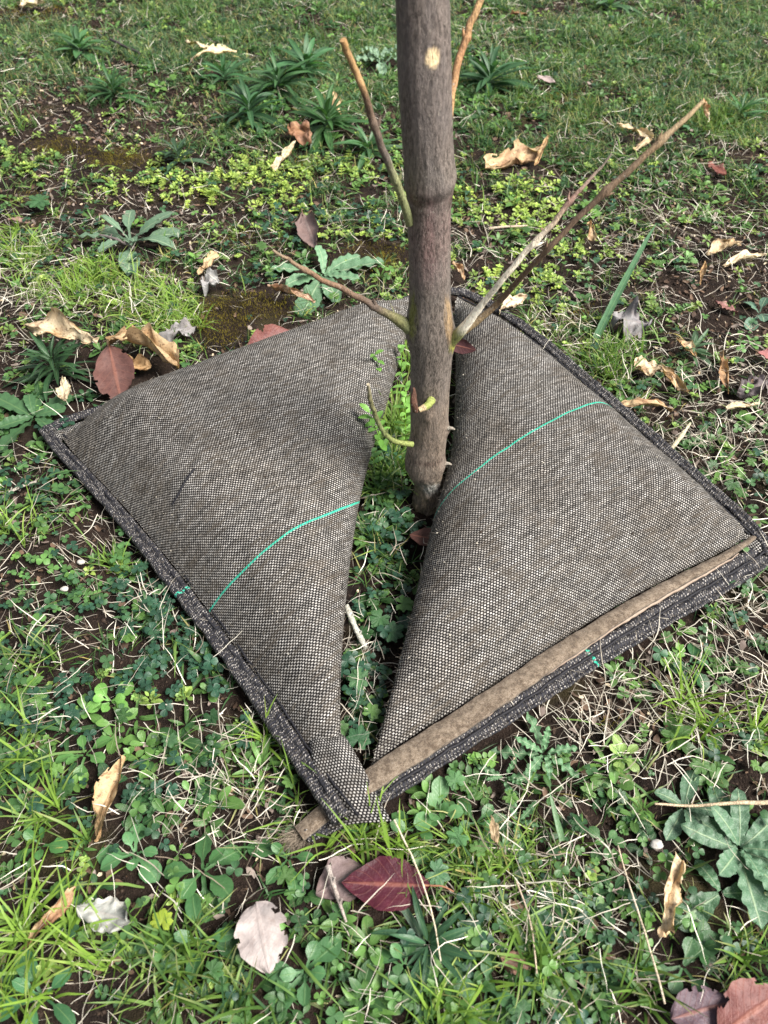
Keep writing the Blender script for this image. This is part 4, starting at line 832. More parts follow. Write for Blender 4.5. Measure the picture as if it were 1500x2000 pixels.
fallen((1100, 1640), (1075, 1545), 13, M['leaf'], (.10, .2, .09), "short wide blade below the felt strip beside the jagged weeds", z=.02, z1=.03, curl=.5, prof=lambda t: .9 * (1 - t ** 3) + .02, seed=71, hole=False, cat="grass blade", name="long_blade", group="long loose blades", wave=.05)
# ---- twigs and straws one can pick out
def twig(pl, z, r, col, label, name="twig", cat="twig", group="twigs and stalks on the ground", rough=.25, mat=None, seed=3, nub=True):
    P = resample([at(a, b, q) for (a, b), q in zip(pl, z)], 40, 1); P[:, 2] += gz(P[:, 0], P[:, 1]) * .7
    a = Acc(); cc = np.array(col)[None] * (0.7 + 0.7 * fbm(np.arange(40) * .9, np.zeros(40), seed, 2))[:, None]
    tube(a, P, r, 9, cc, True, seed, rough)
    if nub:
        for i in (12, 27): tube(a, [P[i], P[i] + np.array([.002, .003, .005])], [r[0] * .6, r[0] * .3], 6, cc[i])
    tag(a.build(name, mat or M['twig'], origin=tuple(P[20])), label, cat, group)
twig([(676, 1180), (690, 1215), (703, 1240), (714, 1262)], [.03, .024, .02, .018], [.0034, .0030, .0034], (.36, .36, .32), "pale lichen-covered twig in the slit at the left panel's edge", rough=.5)
twig([(1280, 1568), (1360, 1572), (1430, 1566), (1510, 1564)], [.028] * 4, [.0010, .0015, .0022], (.45, .36, .25), "pale brown stalk over the big leaves at lower right", seed=5, rough=.15)
twig([(215, 75), (240, 88), (272, 104)], [.02] * 3, [.0030, .0030], (.04, .03, .035), "dark purplish twig in the far left grass", seed=6)
twig([(0, 972), (30, 955), (72, 940)], [.012] * 3, [.0022, .0018], (.3, .28, .25), "short grey twig at the left edge beside the clover", seed=7)
twig([(640, 1690), (655, 1740), (676, 1800)], [.022] * 3, [.0026, .0020, .0012], (.3, .26, .24), "grey twig beside the wine-red leaf", seed=8)
twig([(1350, 822), (1330, 850), (1310, 876)], [.035, .028, .018], [.0016, .0034, .0026], (.46, .42, .30), "pale dried flower stalk beside the hem on the right", seed=9, rough=.3)
twig([(1208, 1650), (1235, 1740), (1268, 1840), (1300, 1960)], [.03] * 4, [.0006, .0009, .0009], (.5, .42, .32), "long thin straw running down the lower right", name="stalk", cat="stalk", seed=10, rough=.1, nub=False)
twig([(770, 1600), (815, 1690), (848, 1790), (862, 1880)], [.03] * 4, [.0009, .0008, .0006], (.55, .48, .36), "long pale straw crossing the wine-red leaf", name="stalk", cat="stalk", seed=11, rough=.1, nub=False)
twig([(1010, 1720), (1040, 1800), (1050, 1900)], [.03] * 3, [.0008, .0007], (.42, .34, .26), "thin brown straw standing in the lower grass", name="stalk", cat="stalk", seed=12, rough=.1, nub=False)
twig([(195, 460), (225, 468), (262, 484)], [.02] * 3, [.0022, .0026], (.12, .10, .10), "dark twig across the hairy rosette at left", seed=13, rough=.4)
twig([(955, 445), (1000, 442), (1030, 440)], [.014] * 3, [.0024, .0018], (.42, .34, .27), "short pale twig on soil right of the trunk", seed=14)
twig([(865, 905), (895, 925), (880, 922)], [.02, .03, .03], [.0009, .0007], (.4, .33, .28), "thin root-like twig between trunk and right panel", seed=15, nub=False)
def pebble(px, py, rpx, col, label, seed):
    r = rpx * mpp(px, py); p = at(px, py, .012); t_, f_ = np.meshgrid(np.linspace(0, math.pi, 12), np.linspace(0, 2 * math.pi, 18, endpoint=False), indexing='ij')
    k = 1 + (fbm(np.cos(f_) * np.sin(t_) * 2 + seed, np.cos(t_) * 2 + np.sin(f_) * np.sin(t_) * 2, seed, 2) - .4) * .6
    V = np.stack([np.sin(t_) * np.cos(f_) * k * 1.2, np.sin(t_) * np.sin(f_) * k * .8, np.cos(t_) * k * .6], -1) * r + p + [0, 0, gz(p[0], p[1])]
    a = Acc(); a.add(V, gridF(12, 18, True), C=col); tag(a.build("pebble", M['stone'], origin=tuple(p)), label, "pebble", "pale pebbles among the weeds")
pebble(1285, 1646, 11, (.7, .7, .68), "white pebble beside the big leaves at lower right", 3)
pebble(402, 1189, 6, (.7, .66, .55), "small cream pebble in the clover left of the green thread", 4)
pebble(158, 1097, 7, (.7, .7, .7), "white pebble in the clover left of the bag", 5)
pebble(125, 1130 + 18, 7, (.7, .68, .66), "pale pebble in clover just below the white one", 6)

# ================================================================ SINGLE PLANTS
pid = [100]
def plant(px, py, rpx, n, wfrac, prof, col, label, name="weed", cat="weed", group="single weeds in the grass", mat=None, el=(.1, .7), bend=(.3, .9), fold=(.1, .35), segs=10, nx=2, wave=.03, wfreq=5, clr=.5, z=0.006, tintv=.15, jit=.35):
    pid[0] += 1; rs = G(pid[0]); p = at(px, py, 0); p[2] = gz(p[0], p[1]) + z; L = rpx * mpp(px, py)
    t = rosette(rs, n, L, L * wfrac, prof, segs, nx, el, bend, fold, wave, wfreq, tintv, jit)
    V = rotz(t.V, rs.uniform(0, 6)) + p; V[:, 2] = np.maximum(V[:, 2], gz(V[:, 0], V[:, 1]) + .002)
    a = Acc(); a.add(V, t.F, None, np.array(col)[None] * t.T, t.L)
    tag(a.build(name, mat or M['leaf'], origin=tuple(p)), label, cat, group)
    if clr: clear.append((p[0], p[1], L * clr))
DG, MG, LG, BG_, LIME = (.030, .085, .028), (.055, .14, .035), (.12, .25, .05), (.055, .125, .075), (.22, .36, .06)
plant(632, 545, 118, 9, .34, prof_tooth, (.10, .20, .11), "pale blue-green toothed rosette behind the bag, left of the trunk", mat=M['rosette'], el=(.15, .6), segs=22)
plant(258, 482, 120, 11, .30, prof_spat, (.085, .15, .095), "hairy grey-green rosette with pale midribs at upper left", mat=M['rosette'], el=(.15, .8))
LAN = dict(jit=1.0, clr=.2, tintv=.35, prof=prof_lance, el=(.12, 1.0), bend=(.3, 1.1), fold=(.2, .5), wave=0, name="plantain", cat="plantain", group="narrow-leaved dark green plantains")
plant(225, 195, 80, 41, .11, col=(.026, .075, .026), label="dark narrow-leaved tuft at upper left, on brown soil", **LAN)
plant(545, 185, 105, 48, .13, col=(.035, .09, .033), label="tallest dark plantain tuft behind the olive shoot", **LAN)
plant(490, 240, 95, 41, .15, col=(.03, .08, .035), label="dark plantain just left of the star-like brown leaf", **LAN)
plant(640, 262, 105, 44, .14, col=(.035, .09, .03), label="dark plantain between the star-like leaf and the trunk", **LAN)
plant(600, 150, 95, 35, .17, col=(.04, .11, .045), label="dark plantain between the tallest tuft and the olive shoot's tip", **LAN)
plant(720, 300, 80, 25, .17, col=(.04, .10, .04), label="dark plantain behind the base of the olive shoot", **LAN)
plant(440, 165, 70, 28, .15, col=(.035, .10, .04), label="plantain just below the two pale leaves in the far grass", **LAN)
plant(352, 325, 58, 32, .15, col=(.03, .065, .035), label="small dark plantain on bare soil at upper left", **LAN)
plant(115, 735, 105, 48, .12, col=(.026, .068, .028), label="large dark plantain left of the pinkish-brown leaf", **LAN)
plant(955, 170, 100, 41, .15, col=(.035, .09, .04), label="dark plantain tuft right of the trunk top", **LAN)
plant(160, 110, 75, 28, .20, col=(.045, .11, .045), label="broad green plantain in the far left grass", **LAN)
plant(1190, 20, 70, 20, .23, col=(.06, .13, .06), label="pale plantain at the top edge right of the trunk", **LAN)
plant(835, 1850, 130, 25, .14, col=(.03, .08, .04), label="dark ribbed plantain below the wine-red leaf", **LAN)
plant(1345, 700, 62, 14, .17, col=(.05, .10, .05), label="small plantain among dead leaves at the right", **LAN)
plant(1440, 240, 70, 32, .12, col=(.04, .11, .04), label="green plantain tuft at the far right", **LAN)
plant(70, 820, 105, 8, .40, prof_tooth, (.055, .125, .055), "broad-leaved green weed touching the bag's left corner", el=(.1, .5), segs=16)
plant(1440, 1660, 150, 11, .34, prof_wavy, (.07, .145, .085), "large blue-green dandelion-like rosette at lower right", mat=M['rosette'], name="rosette_plant", cat="rosette plant", segs=22, el=(.15, .8), wave=.04)
plant(1335, 1580, 105, 6, .44, prof_wavy, (.065, .135, .08), "broad blue-green leaves above the dandelion-like rosette", mat=M['rosette'], segs=16)
plant(1408, 1745, 118, 3, .44, prof_wavy, (.05, .125, .06), "three long wavy leaves under the dandelion-like rosette", mat=M['rosette'], segs=22, el=(.05, .2))
plant(1480, 620, 50, 6, .5, prof_spat, (.06, .13, .09), "blue-green rosette cut by the right edge above the red leaf", mat=M['rosette'])
SPA = dict(prof=prof_spat, group="broad-leaved seedlings with spoon-shaped leaves", name="seedling", cat="seedling", segs=10, nx=2)
plant(268, 1672, 74, 7, .56, col=(.075, .185, .075), label="neat seedling of round spoon-shaped leaves on dark soil at lower left", el=(.05, .7), **SPA)
plant(378, 1558, 44, 6, .40, col=(.10, .22, .06), label="small cross-shaped seedling on straw at lower left", el=(.1, .7), **SPA)
plant(220, 1378, 48, 7, .56, col=(.12, .27, .06), label="bright light-green seedling in clover at left", el=(.2, .9), **SPA)
plant(1212, 1482, 46, 7, .5, col=(.24, .36, .11), label="pale yellow-green seedling on the patch of straw at right", el=(.4, 1.2), **SPA)
plant(85, 1655, 60, 5, .44, col=(.06, .16, .05), label="upright oval-leaved weed at the lower left edge", el=(.4, 1.1), **SPA)
plant(1180, 1612 + 35, 40, 6, .55, col=(.06, .14, .05), label="small round-leaved weed left of the white pebble", el=(.2, .7), **SPA)
plant(1335, 520, 26, 9, .5, col=(.15, .28, .10), label="fresh round-leaved seedling on bare soil at far right", el=(.1, .7), **SPA)
plant(1458, 682, 24, 8, .5, col=(.12, .26, .08), label="fresh seedling beside the red leaf at the right edge", el=(.1, .7), **SPA)
plant(855, 1590, 66, 6, .50, col=(.09, .20, .08), label="downy light-green bud-like weed below the hem", el=(.5, 1.3), **SPA)
plant(810, 1625, 62, 6, .5, col=(.065, .16, .055), label="oval-leaved weed right of the bag's near corner", el=(.2, .8), **SPA)
plant(930, 1610, 58, 6, .55, col=(.05, .13, .045), label="round-leaved weed below the felt strip's middle", el=(.1, .6), **SPA)
plant(565, 1680, 78, 6, .42, col=(.055, .145, .05), label="oval-leaved weed left of the dull brown leaf", el=(.2, .8), **SPA)
plant(400, 1710, 90, 7, .48, col=(.05, .13, .045), label="dark oval-leaved weed above the pinkish-grey leaf", el=(.1, .6), **SPA)
plant(400, 1840, 92, 6, .42, col=(.045, .12, .045), label="oval-leaved weed left of the pinkish-grey leaf", el=(.1, .7), **SPA)
plant(598, 1900, 82, 7, .50, col=(.06, .15, .06), label="oval-leaved weed right of the pinkish-grey leaf", el=(.1, .7), **SPA)
plant(790, 1890, 80, 7, .46, col=(.06, .155, .055), label="oval-leaved weed near the bottom edge under the dark plantain", el=(.1, .7), **SPA)
plant(950, 1930, 86, 6, .46, col=(.05, .12, .05), label="oval-leaved weed at the bottom edge right of the slit", el=(.1, .6), **SPA)
plant(90, 1950, 110, 6, .34, col=(.04, .12, .05), label="long-leaved dark weed in the bottom left corner", el=(.1, .7), **SPA)
plant(1330, 1890, 95, 5, .5, col=(.045, .11, .045), label="broad dark leaves above the purplish-black leaf", el=(.05, .5), **SPA)
plant(170, 1480, 60, 6, .5, col=(.075, .18, .05), label="oval-leaved weed left of the long twisted leaf", el=(.2, .8), **SPA)
plant(1345, 1300, 60, 4, .55, col=(.03, .10, .035), label="dark glossy leaves beside straw right of the felt strip", el=(.1, .4), **SPA)
THI = dict(prof=prof_thistle, group="jagged-leaved weeds", name="thistle", cat="thistle", segs=36, nx=2, wave=.06, wfreq=4, mat=M['rosette'])
plant(1062, 1475, 95, 8, .30, col=(.085, .19, .09), label="jagged-leaved weed just below the felt strip", el=(.15, .8), **THI)
plant(985, 1520, 70, 6, .30, col=(.06, .15, .06), label="second jagged weed, nearer the bag's near corner", el=(.15, .7), **THI)
plant(745, 130, 75, 10, .30, col=(.12, .2, .13), label="pale jagged-leaved weed left of the trunk top", el=(.2, .9), **THI)
plant(1010, 1545 + 60, 60, 6, .35, col=(.05, .13, .05), label="small jagged weed under the two others", el=(.15, .7), **THI)
def palm(px, py, rpx, col, label, h=.02, n=1):
    pid[0] += 1; rs = G(pid[0]); r = rpx * mpp(px, py); p = at(px, py, h); p[2] = gz(p[0], p[1]); t = palmate(rs, r, h)
    V = t.V + p; V[:, :2] -= (V[-1, :2] - p[:2]) * 0
    a = Acc(); a.add(V, t.F, None, np.array(col)[None] * t.T, t.L); tag(a.build("cranesbill_leaf", M['leaf'], origin=tuple(p)), label, "lobed leaf", "round lobed leaves of a low weed")
    clear.append((p[0], p[1], r * .5))
for (x, y, r, c, l) in [(742, 1208, 26, (.05, .13, .05), "upper left of two touching lobed leaves in the slit"), (768, 1226, 28, (.045, .12, .055), "lower right of two touching lobed leaves in the slit"), (778, 1180, 24, (.09, .2, .06), "lightest lobed leaf in the slit, beside the right panel"),
                        (706, 1325, 28, (.05, .13, .05), "lobed leaf midway down the slit at the left panel"), (705, 1432, 30, (.035, .10, .045), "dark lobed leaf at the narrow end of the slit"), (850, 1690, 30, (.06, .15, .07), "lobed leaf above the wine-red leaf's stalk"),
                        (893, 1622, 26, (.075, .18, .07), "lobed leaf below the hem's near end"), (882, 1520, 24, (.08, .19, .07), "lobed leaf right beside the hem's near end"), (945, 1645, 22, (.10, .2, .06), "small lobed leaf beside the withered beige leaf"),
                        (308, 1800, 28, (.26, .34, .04), "yellow lobed leaf at lower left"), (405, 1900, 26, (.05, .13, .04), "lobed leaf in the grass under the yellow one"), (330, 800 + 640, 20, (.05, .12, .05), "lobed leaf beside the left hem's lower half"),
                        (80, 395, 30, (.05, .12, .05), "lobed leaf in clover at the upper left edge"), (1015, 1965, 30, (.04, .11, .04), "lobed leaf near the bottom edge, right of the oval-leaved weed")]:
    palm(x, y, r, c, l)
# vetch-like seedling climbing beside the trunk
def climber(px, py, h, n, lw, col, label, yo, seed, lean=-.2):
    rs = G(seed); p = at(px, py, 0); p[2] = gz(p[0], p[1]); a = Acc(); t = Tpl(); P = [np.zeros(3)]
    for i in range(n):
        P.append(P[-1] + np.array([lean * h / n * (1 + rs.uniform(-.6, .6)), rs.uniform(-.1, .1) * h / n, h / n]))
    for i in range(1, n + 1):
        stalk(t, P[i - 1], P[i], .0014, (1.4, 1.3, .8))
        if i > 2:
            for s in (-1, 1):
                V, F, lc = strip(lw * rs.uniform(.5, 1.25), lw * rs.uniform(.34, .5), prof_ovate, 6, rs.uniform(.1, .8), .6, .3, 1); t.add(rotz(V, (0 if s > 0 else math.pi) + rs.uniform(-1.5, 1.5)) + P[i], F, lc, 1 + rs.uniform(-.2, .35))
    t.fin(); a.add(t.V + p, t.F, None, np.array(col)[None] * t.T, t.L); tag(a.build("climbing_weed", M['leaf'], origin=tuple(p)), label, "weed", "leafy stems beside the trunk")
climber(758, 905, .095, 10, .018, (.12, .27, .05), "taller leafy green stem rising left of the trunk against the bag", 0, 5, -.25)
climber(792, 880, .12, 13, .016, (.16, .33, .07), "light green stem of small leaves pressed against the trunk's left side", 0, 6, -.02)
climber(735, 930, .05, 5, .017, (.09, .2, .07), "short stem with a round pale leaf at the left panel's inner edge", 0, 7, -.1)
climber(775, 800, .10, 9, .016, (.14, .30, .06), "bright green stem with leaves reaching over the left panel beside the trunk", 0, 15, -.30)
climber(788, 760, .075, 9, .013, (.15, .30, .07), "short bright leafy stem right behind the others, touching the trunk", 0, 16, -.08)
climber(884, 900, .035, 4, .012, (.09, .22, .06), "tiny green stem between the trunk and the right panel", 0, 8, .05)
# moss
MB_ = [(432, 640, 48, 42, 2.5), (510, 605, 60, 22, 2.5), (735, 508, 60, 26, 2.2), (240, 318, 70, 20, 1.5), (110, 292, 60, 18, 1.2), (70, 30, 70, 26, .9), (600, 325, 35, 14, 1.2), (1130, 620, 40, 25, 1.0), (1190, 1425, 36, 20, 1.0), (1110, 200, 80, 20, .7), (1000, 640, 40, 25, .8), (900, 400, 60, 25, .8), (1330, 430, 60, 25, .6), (60, 395, 60, 20, .6), (560, 350, 1, 1, 0), (470, 470, 60, 30, .7)]
def d_moss(px, py, x, y): return np.clip(np.clip(blob(px, py, MB_) - .28, 0, 1) * (.5 + fbm(x * 30, y * 30, 12, 2)), 0, 1)
B, px, py = cands(260000, d_moss); N = len(B); hm = fbm(B[:, 0] * 45, B[:, 1] * 45, 4, 3); B[:, 2] += hm * .014 + .002
a = Acc(); blades(a, B, RNG.uniform(0, 6.28, N), RNG.uniform(.002, .0052, N), RNG.uniform(.0006, .0011, N), RNG.uniform(.6, 1.5, N), RNG.uniform(-.2, .6, N), lerpc((.065, .050, .010), (.24, .20, .025), np.clip(hm * 1.5 - .3 + RNG.normal(size=N) * .2, 0, 1)), 2, .1, .1, None, None)
tag(a.build("moss", M['moss']), "yellow-brown moss cushions on the soil", "moss", kind="stuff")
# ================================================================ GROUND COVER (nobody could count it)
# green grass: small tufts whose blades fan out from one spot
GB = [(60, 470, 110, 70, 1.4), (170, 560, 110, 50, 1.7), (330, 610, 90, 50, 1.6), (330, 1020, 1, 1, 0), (760, 880, 40, 90, 1.4), (740, 1080, 50, 60, .8), (60, 1880, 150, 100, 1.1), (120, 1600, 120, 90, .5), (700, 1680, 110, 50, 1.0), (1340, 1400, 110, 70, 1.5), (1170, 720, 70, 45, 1.6), (1400, 240, 60, 40, 1.2), (960, 1680, 120, 90, 1.0), (1000, 1880, 300, 120, .8), (300, 1900, 200, 90, .9), (40, 1300, 60, 120, .8), (560, 1620, 80, 60, .8),
      (1200, 130, 450, 150, 4.5), (650, 60, 300, 130, 3.2), (300, 90, 200, 90, 1.8), (80, 100, 150, 90, 1.6), (1350, 330, 200, 60, 1.2), (1100, 660, 120, 60, .9), (180, 1000, 130, 80, .5), (380, 700, 60, 40, .8), (1450, 1300, 80, 60, .5), (560, 330, 160, 40, .2), (1450, 1870, 80, 80, .8)]
SOIL = [(240, 250, 150, 40, .9), (60, 640, 80, 40, .6), (450, 410, 110, 45, .9), (170, 380, 190, 60, .6), (1400, 560, 170, 110, 1.1), (940, 450, 70, 70, .8), (270, 1720, 90, 80, .8), (220, 1610, 70, 60, .7), (80, 960, 60, 60, .6), (1250, 1430, 110, 50, .5), (1020, 1290, 1, 1, 0), (1000, 240, 60, 40, .3), (1330, 1650, 60, 60, .6), (1440, 900, 90, 90, .3), (360, 1610, 80, 40, .4), (90, 200, 90, 70, .7), (1000, 60, 80, 40, .6), (1180, 170, 60, 30, .6), (420, 200, 60, 40, .5), (200, 60, 80, 40, .5), (900, 1750, 1, 1, 0)]
def mk(px, py): return 1 - .85 * np.clip(blob(px, py, MB_[:5]) * .9, 0, 1)
def d_grass(px, py, x, y): return mk(px, py) * np.clip((0.30 + blob(px, py, GB)) * (1 - .8 * np.clip(blob(px, py, SOIL), 0, 1)) * (5 * np.clip(fbm(x * 9, y * 9, 77, 3) - .22, 0, 1) ** 1.2), 0, 3) / 3
B, px, py = cands(8000, d_grass); k = 8; N0 = len(B); N = N0 * k
Bt = np.repeat(B, k, 0) + np.c_[RNG.normal(size=(N, 2)) * .004, np.zeros(N)]; PX = np.repeat(px, k); PY = np.repeat(py, k)
far = np.clip((330 - PY) / 200, 0, 1); bright = np.clip(blob(PX, PY, [g_ for g_ in GB[:17]]) * .8, 0, 1)
tv = np.repeat(fbm(B[:, 0] * 9, B[:, 1] * 9, 5, 2), k)
L = RNG.uniform(.012, .036, N) * (1 + .6 * bright); az = RNG.uniform(0, 6.283, N)
cg = lerpc((.035, .095, .028), (.22, .35, .06), np.clip(bright * .8 + RNG.normal(size=N) * .22 + (tv - .45) * .8, 0, 1)); cg = cg * (1 - far[:, None]) + lerpc((.022, .065, .032), (.13, .24, .085), np.clip(RNG.random(N) * .9 + (tv - .45), 0, 1)) * far[:, None]
cg *= (1 + RNG.normal(size=(N, 1)) * .15); cg = np.clip(cg, .01, .6)
yel = RNG.random(N) < .10; cg[yel] = colv(yel.sum(), (.30, .30, .12), .2)
a = Acc(); blades(a, Bt, az, L, RNG.uniform(.0009, .0021, N), RNG.uniform(.35, 1.35, N), RNG.uniform(.2, 1.7, N), cg, 5, .10, .05, ((.5, .42, .2), (RNG.random(N) < .3) * .7))
# broader, longer single blades
B2, px2, py2 = cands(2600, lambda a_, b_, c_, d_: np.clip(d_grass(a_, b_, c_, d_) * 1.2, 0, 1) * (b_ > 300)); N = len(B2); br2 = np.clip(blob(px2, py2, GB[:17]), 0, 1)
blades(a, B2, RNG.uniform(0, 6.283, N), RNG.uniform(.035, .085, N), RNG.uniform(.0014, .0030, N), RNG.uniform(.25, .9, N), RNG.uniform(.4, 1.4, N), np.clip(lerpc((.08, .17, .06), (.27, .40, .08), np.clip(br2 * .5 + RNG.random(N) * .6, 0, 1)), 0, 1), 8, .06, .03, ((.5, .45, .2), (RNG.random(N) < .35) * .6), .004)
# thicker tufts of long fine blades
TU = [(30, 470, 60, 160, 1.2, .9), (150, 560, 55, 150, 1.1, .9), (210, 540, 40, 110, 1.0, .8), (330, 590, 50, 150, 1.2, .9), (370, 640, 30, 60, .9, .8), (740, 880, 16, 120, 1.5, .4), (762, 930, 18, 120, 1.3, .25), (735, 960, 16, 100, 1.2, .25), (782, 850, 14, 150, 1.8, .7), (765, 820, 16, 170, 1.7, .7), (720, 1060, 16, 90, 1.0, .2), (800, 720, 8, 70, 1.8, .8),  # low slit tufts near the trunk coloured darker, shade put into the green
      (1170, 725, 40, 190, 1.2, .35), (1205, 690, 30, 80, 1.0, .45), (1400, 245, 40, 170, 1.1, .25), (1370, 1430, 50, 90, 1.4, 1.0), (1310, 1370, 25, 50, 1.3, .9), (1460, 1420, 30, 50, 1.2, .9), (60, 1830, 60, 130, 1.5, 1.0), (40, 1940, 60, 120, 1.3, .9), (150, 1850, 50, 90, 1.2, .9), (690, 1660, 40, 60, 1.3, .9), (780, 1650, 40, 60, 1.2, .9), (620, 1630, 25, 45, 1.1, .8),
      (350, 1900, 80, 200, 1.1, .3), (480, 1960, 60, 110, 1.1, .35), (940, 1720, 60, 100, 1.1, .6), (1040, 1880, 70, 140, 1.2, .4), (870, 1980, 60, 100, 1.2, .8), (120, 1590, 50, 70, 1.2, .8), (60, 1470, 40, 80, 1.1, .8), (90, 1290, 40, 90, 1.2, .4), (40, 1040, 40, 60, 1.1, .8), (230, 1110, 40, 50, .9, .6), (560, 1590, 30, 50, 1.1, .7), (345, 30, 80, 260, 1.2, .15), (420, 60, 70, 240, 1.2, .2), (640, 70, 80, 240, 1.2, .2),
      (1100, 100, 70, 200, 1.0, .2), (1250, 80, 90, 240, 1.1, .2), (1020, 200, 60, 180, 1.0, .25), (1130, 220, 60, 140, 1.0, .25), (1350, 120, 80, 200, 1.1, .2), (960, 260, 50, 150, 1.0, .2), (50, 260, 60, 90, 1.0, .2), (250, 140, 60, 90, 1.0, .2), (1000, 40, 80, 160, 1.1, .2), (720, 300, 30, 60, 1.0, .3), (530, 1440, 20, 50, 1.0, .8), (1440, 1850, 60, 60, 1.0, .5), (1200, 1900, 60, 80, 1.1, .4)]
for tx, ty, tr, tn, tl_, tb in TU:
    p = at(tx, ty, 0); r_ = tr * mpp(tx, ty); ns = max(1, tn // 14)
    sb = np.repeat(RNG.normal(size=(ns, 2)) * r_ * .55, 14, 0) + RNG.normal(size=(ns * 14, 2)) * .0025; P = np.c_[sb + p[:2], np.zeros(ns * 14)]; P[:, 2] = gz(P[:, 0], P[:, 1]); P = P[free(P[:, 0], P[:, 1], -.004)]; N = len(P)
    if not N: continue
    P = P[RNG.random(len(P)) < (.45 if ty > 1250 else (.45 if 400 < ty < 700 and tx < 500 else .65))]; N = len(P)
    blades(a, P, RNG.uniform(0, 6.283, N), RNG.uniform(.028, .062, N) * tl_, RNG.uniform(.0010, .0020, N) * (1.6 if ty > 1250 else 1.3), RNG.uniform(.7, 1.5, N), RNG.uniform(.3, 1.8, N), np.clip(lerpc((.028, .080, .028), (.20, .33, .05), np.clip(tb + RNG.normal(size=N) * .2, 0, 1)), .01, .6), 7, .07, .03, ((.55, .48, .25), (RNG.random(N) < .25) * .6), .002)
tag(a.build("grass", M['grass']), "green grass in tufts and scattered blades among the weeds", "grass", kind="stuff")
# dead straw
SB = [(1230, 1380, 190, 110, 2.2), (1350, 870, 180, 130, 1.1), (450, 1570, 150, 90, 1.5), (1300, 380, 230, 90, .5), (1100, 1750, 200, 170, 1.1), (1130, 680, 120, 60, 1.0), (380, 1180, 140, 120, .6), (150, 1100, 150, 130, .5), (500, 1400, 80, 60, 1.2), (700, 1300, 60, 160, 1.0), (30, 560, 80, 140, .6), (250, 600, 160, 60, .6), (980, 80, 60, 60, .6), (1430, 1180, 100, 70, 1.2)]
def d_straw(px, py, x, y): return mk(px, py) * np.clip((.34 + blob(px, py, SB)) * (.2 + 1.5 * fbm(x * 11, y * 11, 91, 3)) * np.where(py < 420, .42, 1), 0, 2.4) / 2.4
B, px, py = cands(34000, d_straw); N = len(B); B[:, 2] += RNG.random(N) ** 1.5 * .024
cs = lerpc((.16, .125, .095), (.84, .80, .70), RNG.random(N) ** 1.1)
a = Acc(); blades(a, B, RNG.uniform(0, 6.283, N), RNG.uniform(.010, .055, N), RNG.uniform(.0004, .0012, N), RNG.normal(size=N) * .28 + .15, RNG.normal(size=N) * .35 + .15, cs, 7, .14, .08, None, .0015)
tag(a.build("dead_straw", M['straw']), "pale dead grass stems matted over the soil", "straw", kind="stuff")
# clover
CB = [(740, 1010, 60, 110, 3.0), (730, 1200, 50, 120, 1.6), (700, 1380, 40, 80, 1.4), (500, 1850, 300, 120, .6), (1300, 1100, 250, 120, .5), (1200, 1850, 200, 100, .6), (250, 1180, 260, 190, 1.7), (60, 1000, 120, 120, .8), (400, 1350, 150, 130, 1.4), (120, 1380, 160, 110, .9), (760, 1020, 50, 110, 2.4), (760, 900, 50, 60, 1.2), (640, 460, 110, 50, .8), (1050, 1800, 180, 110, .7), (700, 1120, 50, 80, 1.2), (250, 1540, 150, 60, .5), (60, 520, 80, 50, .5), (700, 1360, 30, 80, .8), (1120, 560, 90, 40, .3), (1450, 850, 60, 60, .3)]
def d_clov(px, py, x, y): return mk(px, py) * np.clip((.15 + blob(px, py, CB)) * (1 - .7 * np.clip(blob(px, py, SOIL), 0, 1)) * (4.2 * np.clip(fbm(x * 12, y * 12, 61, 3) - .22, 0, 1) ** 1.2) * np.where(py < 330, .18, 1), 0, 2) / 2
tp = [clover(G(200 + i), h, r) for i, (h, r) in enumerate([(.008, .0055), (.010, .006), (.012, .007), (.013, .0065), (.015, .0075), (.018, .007), (.020, .008), (.009, .005), (.014, .006), (.022, .0075)])]
B, px, py = cands(15000, d_clov); N = len(B); f = np.clip(fbm(B[:, 0] * 9, B[:, 1] * 9, 14, 2) * 1.8 - .55 + RNG.normal(size=N) * .22, 0, 1)
a = Acc(); scat(a, tp, B, RNG.uniform(0, 6.28, N), RNG.normal(size=N) * .22, RNG.uniform(.55, 1.2, N), lerpc((.022, .068, .040), (.13, .27, .055), f) * (1 + RNG.normal(size=(N, 1)) * .15).clip(.5, 1.6))
tag(a.build("clover", M['clover']), "low clover spread over the soil, thickest left of the bag", "clover", kind="stuff")
# lime-green seedlings on the open soil
LB = [(520, 380, 160, 55, 1.1), (940, 380, 140, 60, 1.2), (1000, 560, 140, 50, 1.3), (250, 380, 200, 90, .8), (1050, 420, 150, 90, .6), (700, 440, 90, 50, 1.1), (1050, 310, 1, 1, 0), (80, 330, 90, 60, .6), (600, 340, 150, 30, .7), (1400, 450, 120, 90, .4), (460, 1050, 1, 1, 0), (300, 640, 90, 60, .8), (1200, 620, 100, 60, .6), (60, 900, 70, 70, .8), (300, 1360, 150, 60, .5), (400, 430, 100, 40, .8), (150, 60, 160, 50, .6), (60, 640, 60, 60, .5)]
def d_lime(px, py, x, y): return mk(px, py) * np.clip((.10 + blob(px, py, LB)) * (1 - .75 * np.clip(blob(px, py, SOIL), 0, 1)) * (4.5 * np.clip(fbm(x * 11, y * 11, 33, 3) - .25, 0, 1) ** 1.3), 0, 2) / 2
tp = [rosette(G(300 + i), 8 + i % 4, .0095, .0050, prof_ovate if i % 2 else prof_spat, 4, 1, (.15, 1.2), (.2, .8), (.1, .4), tintv=.2, h0=.003 + .002 * (i % 3)) for i in range(6)] + [spray(G(330 + i), 3 + i % 3, .018, .0075, .7) for i in range(6)]
B, px, py = cands(7500, d_lime); N = len(B)
f = np.clip(RNG.random(N) * .7 + np.clip(blob(px, py, LB[:6]), 0, 1) * .45, 0, 1)
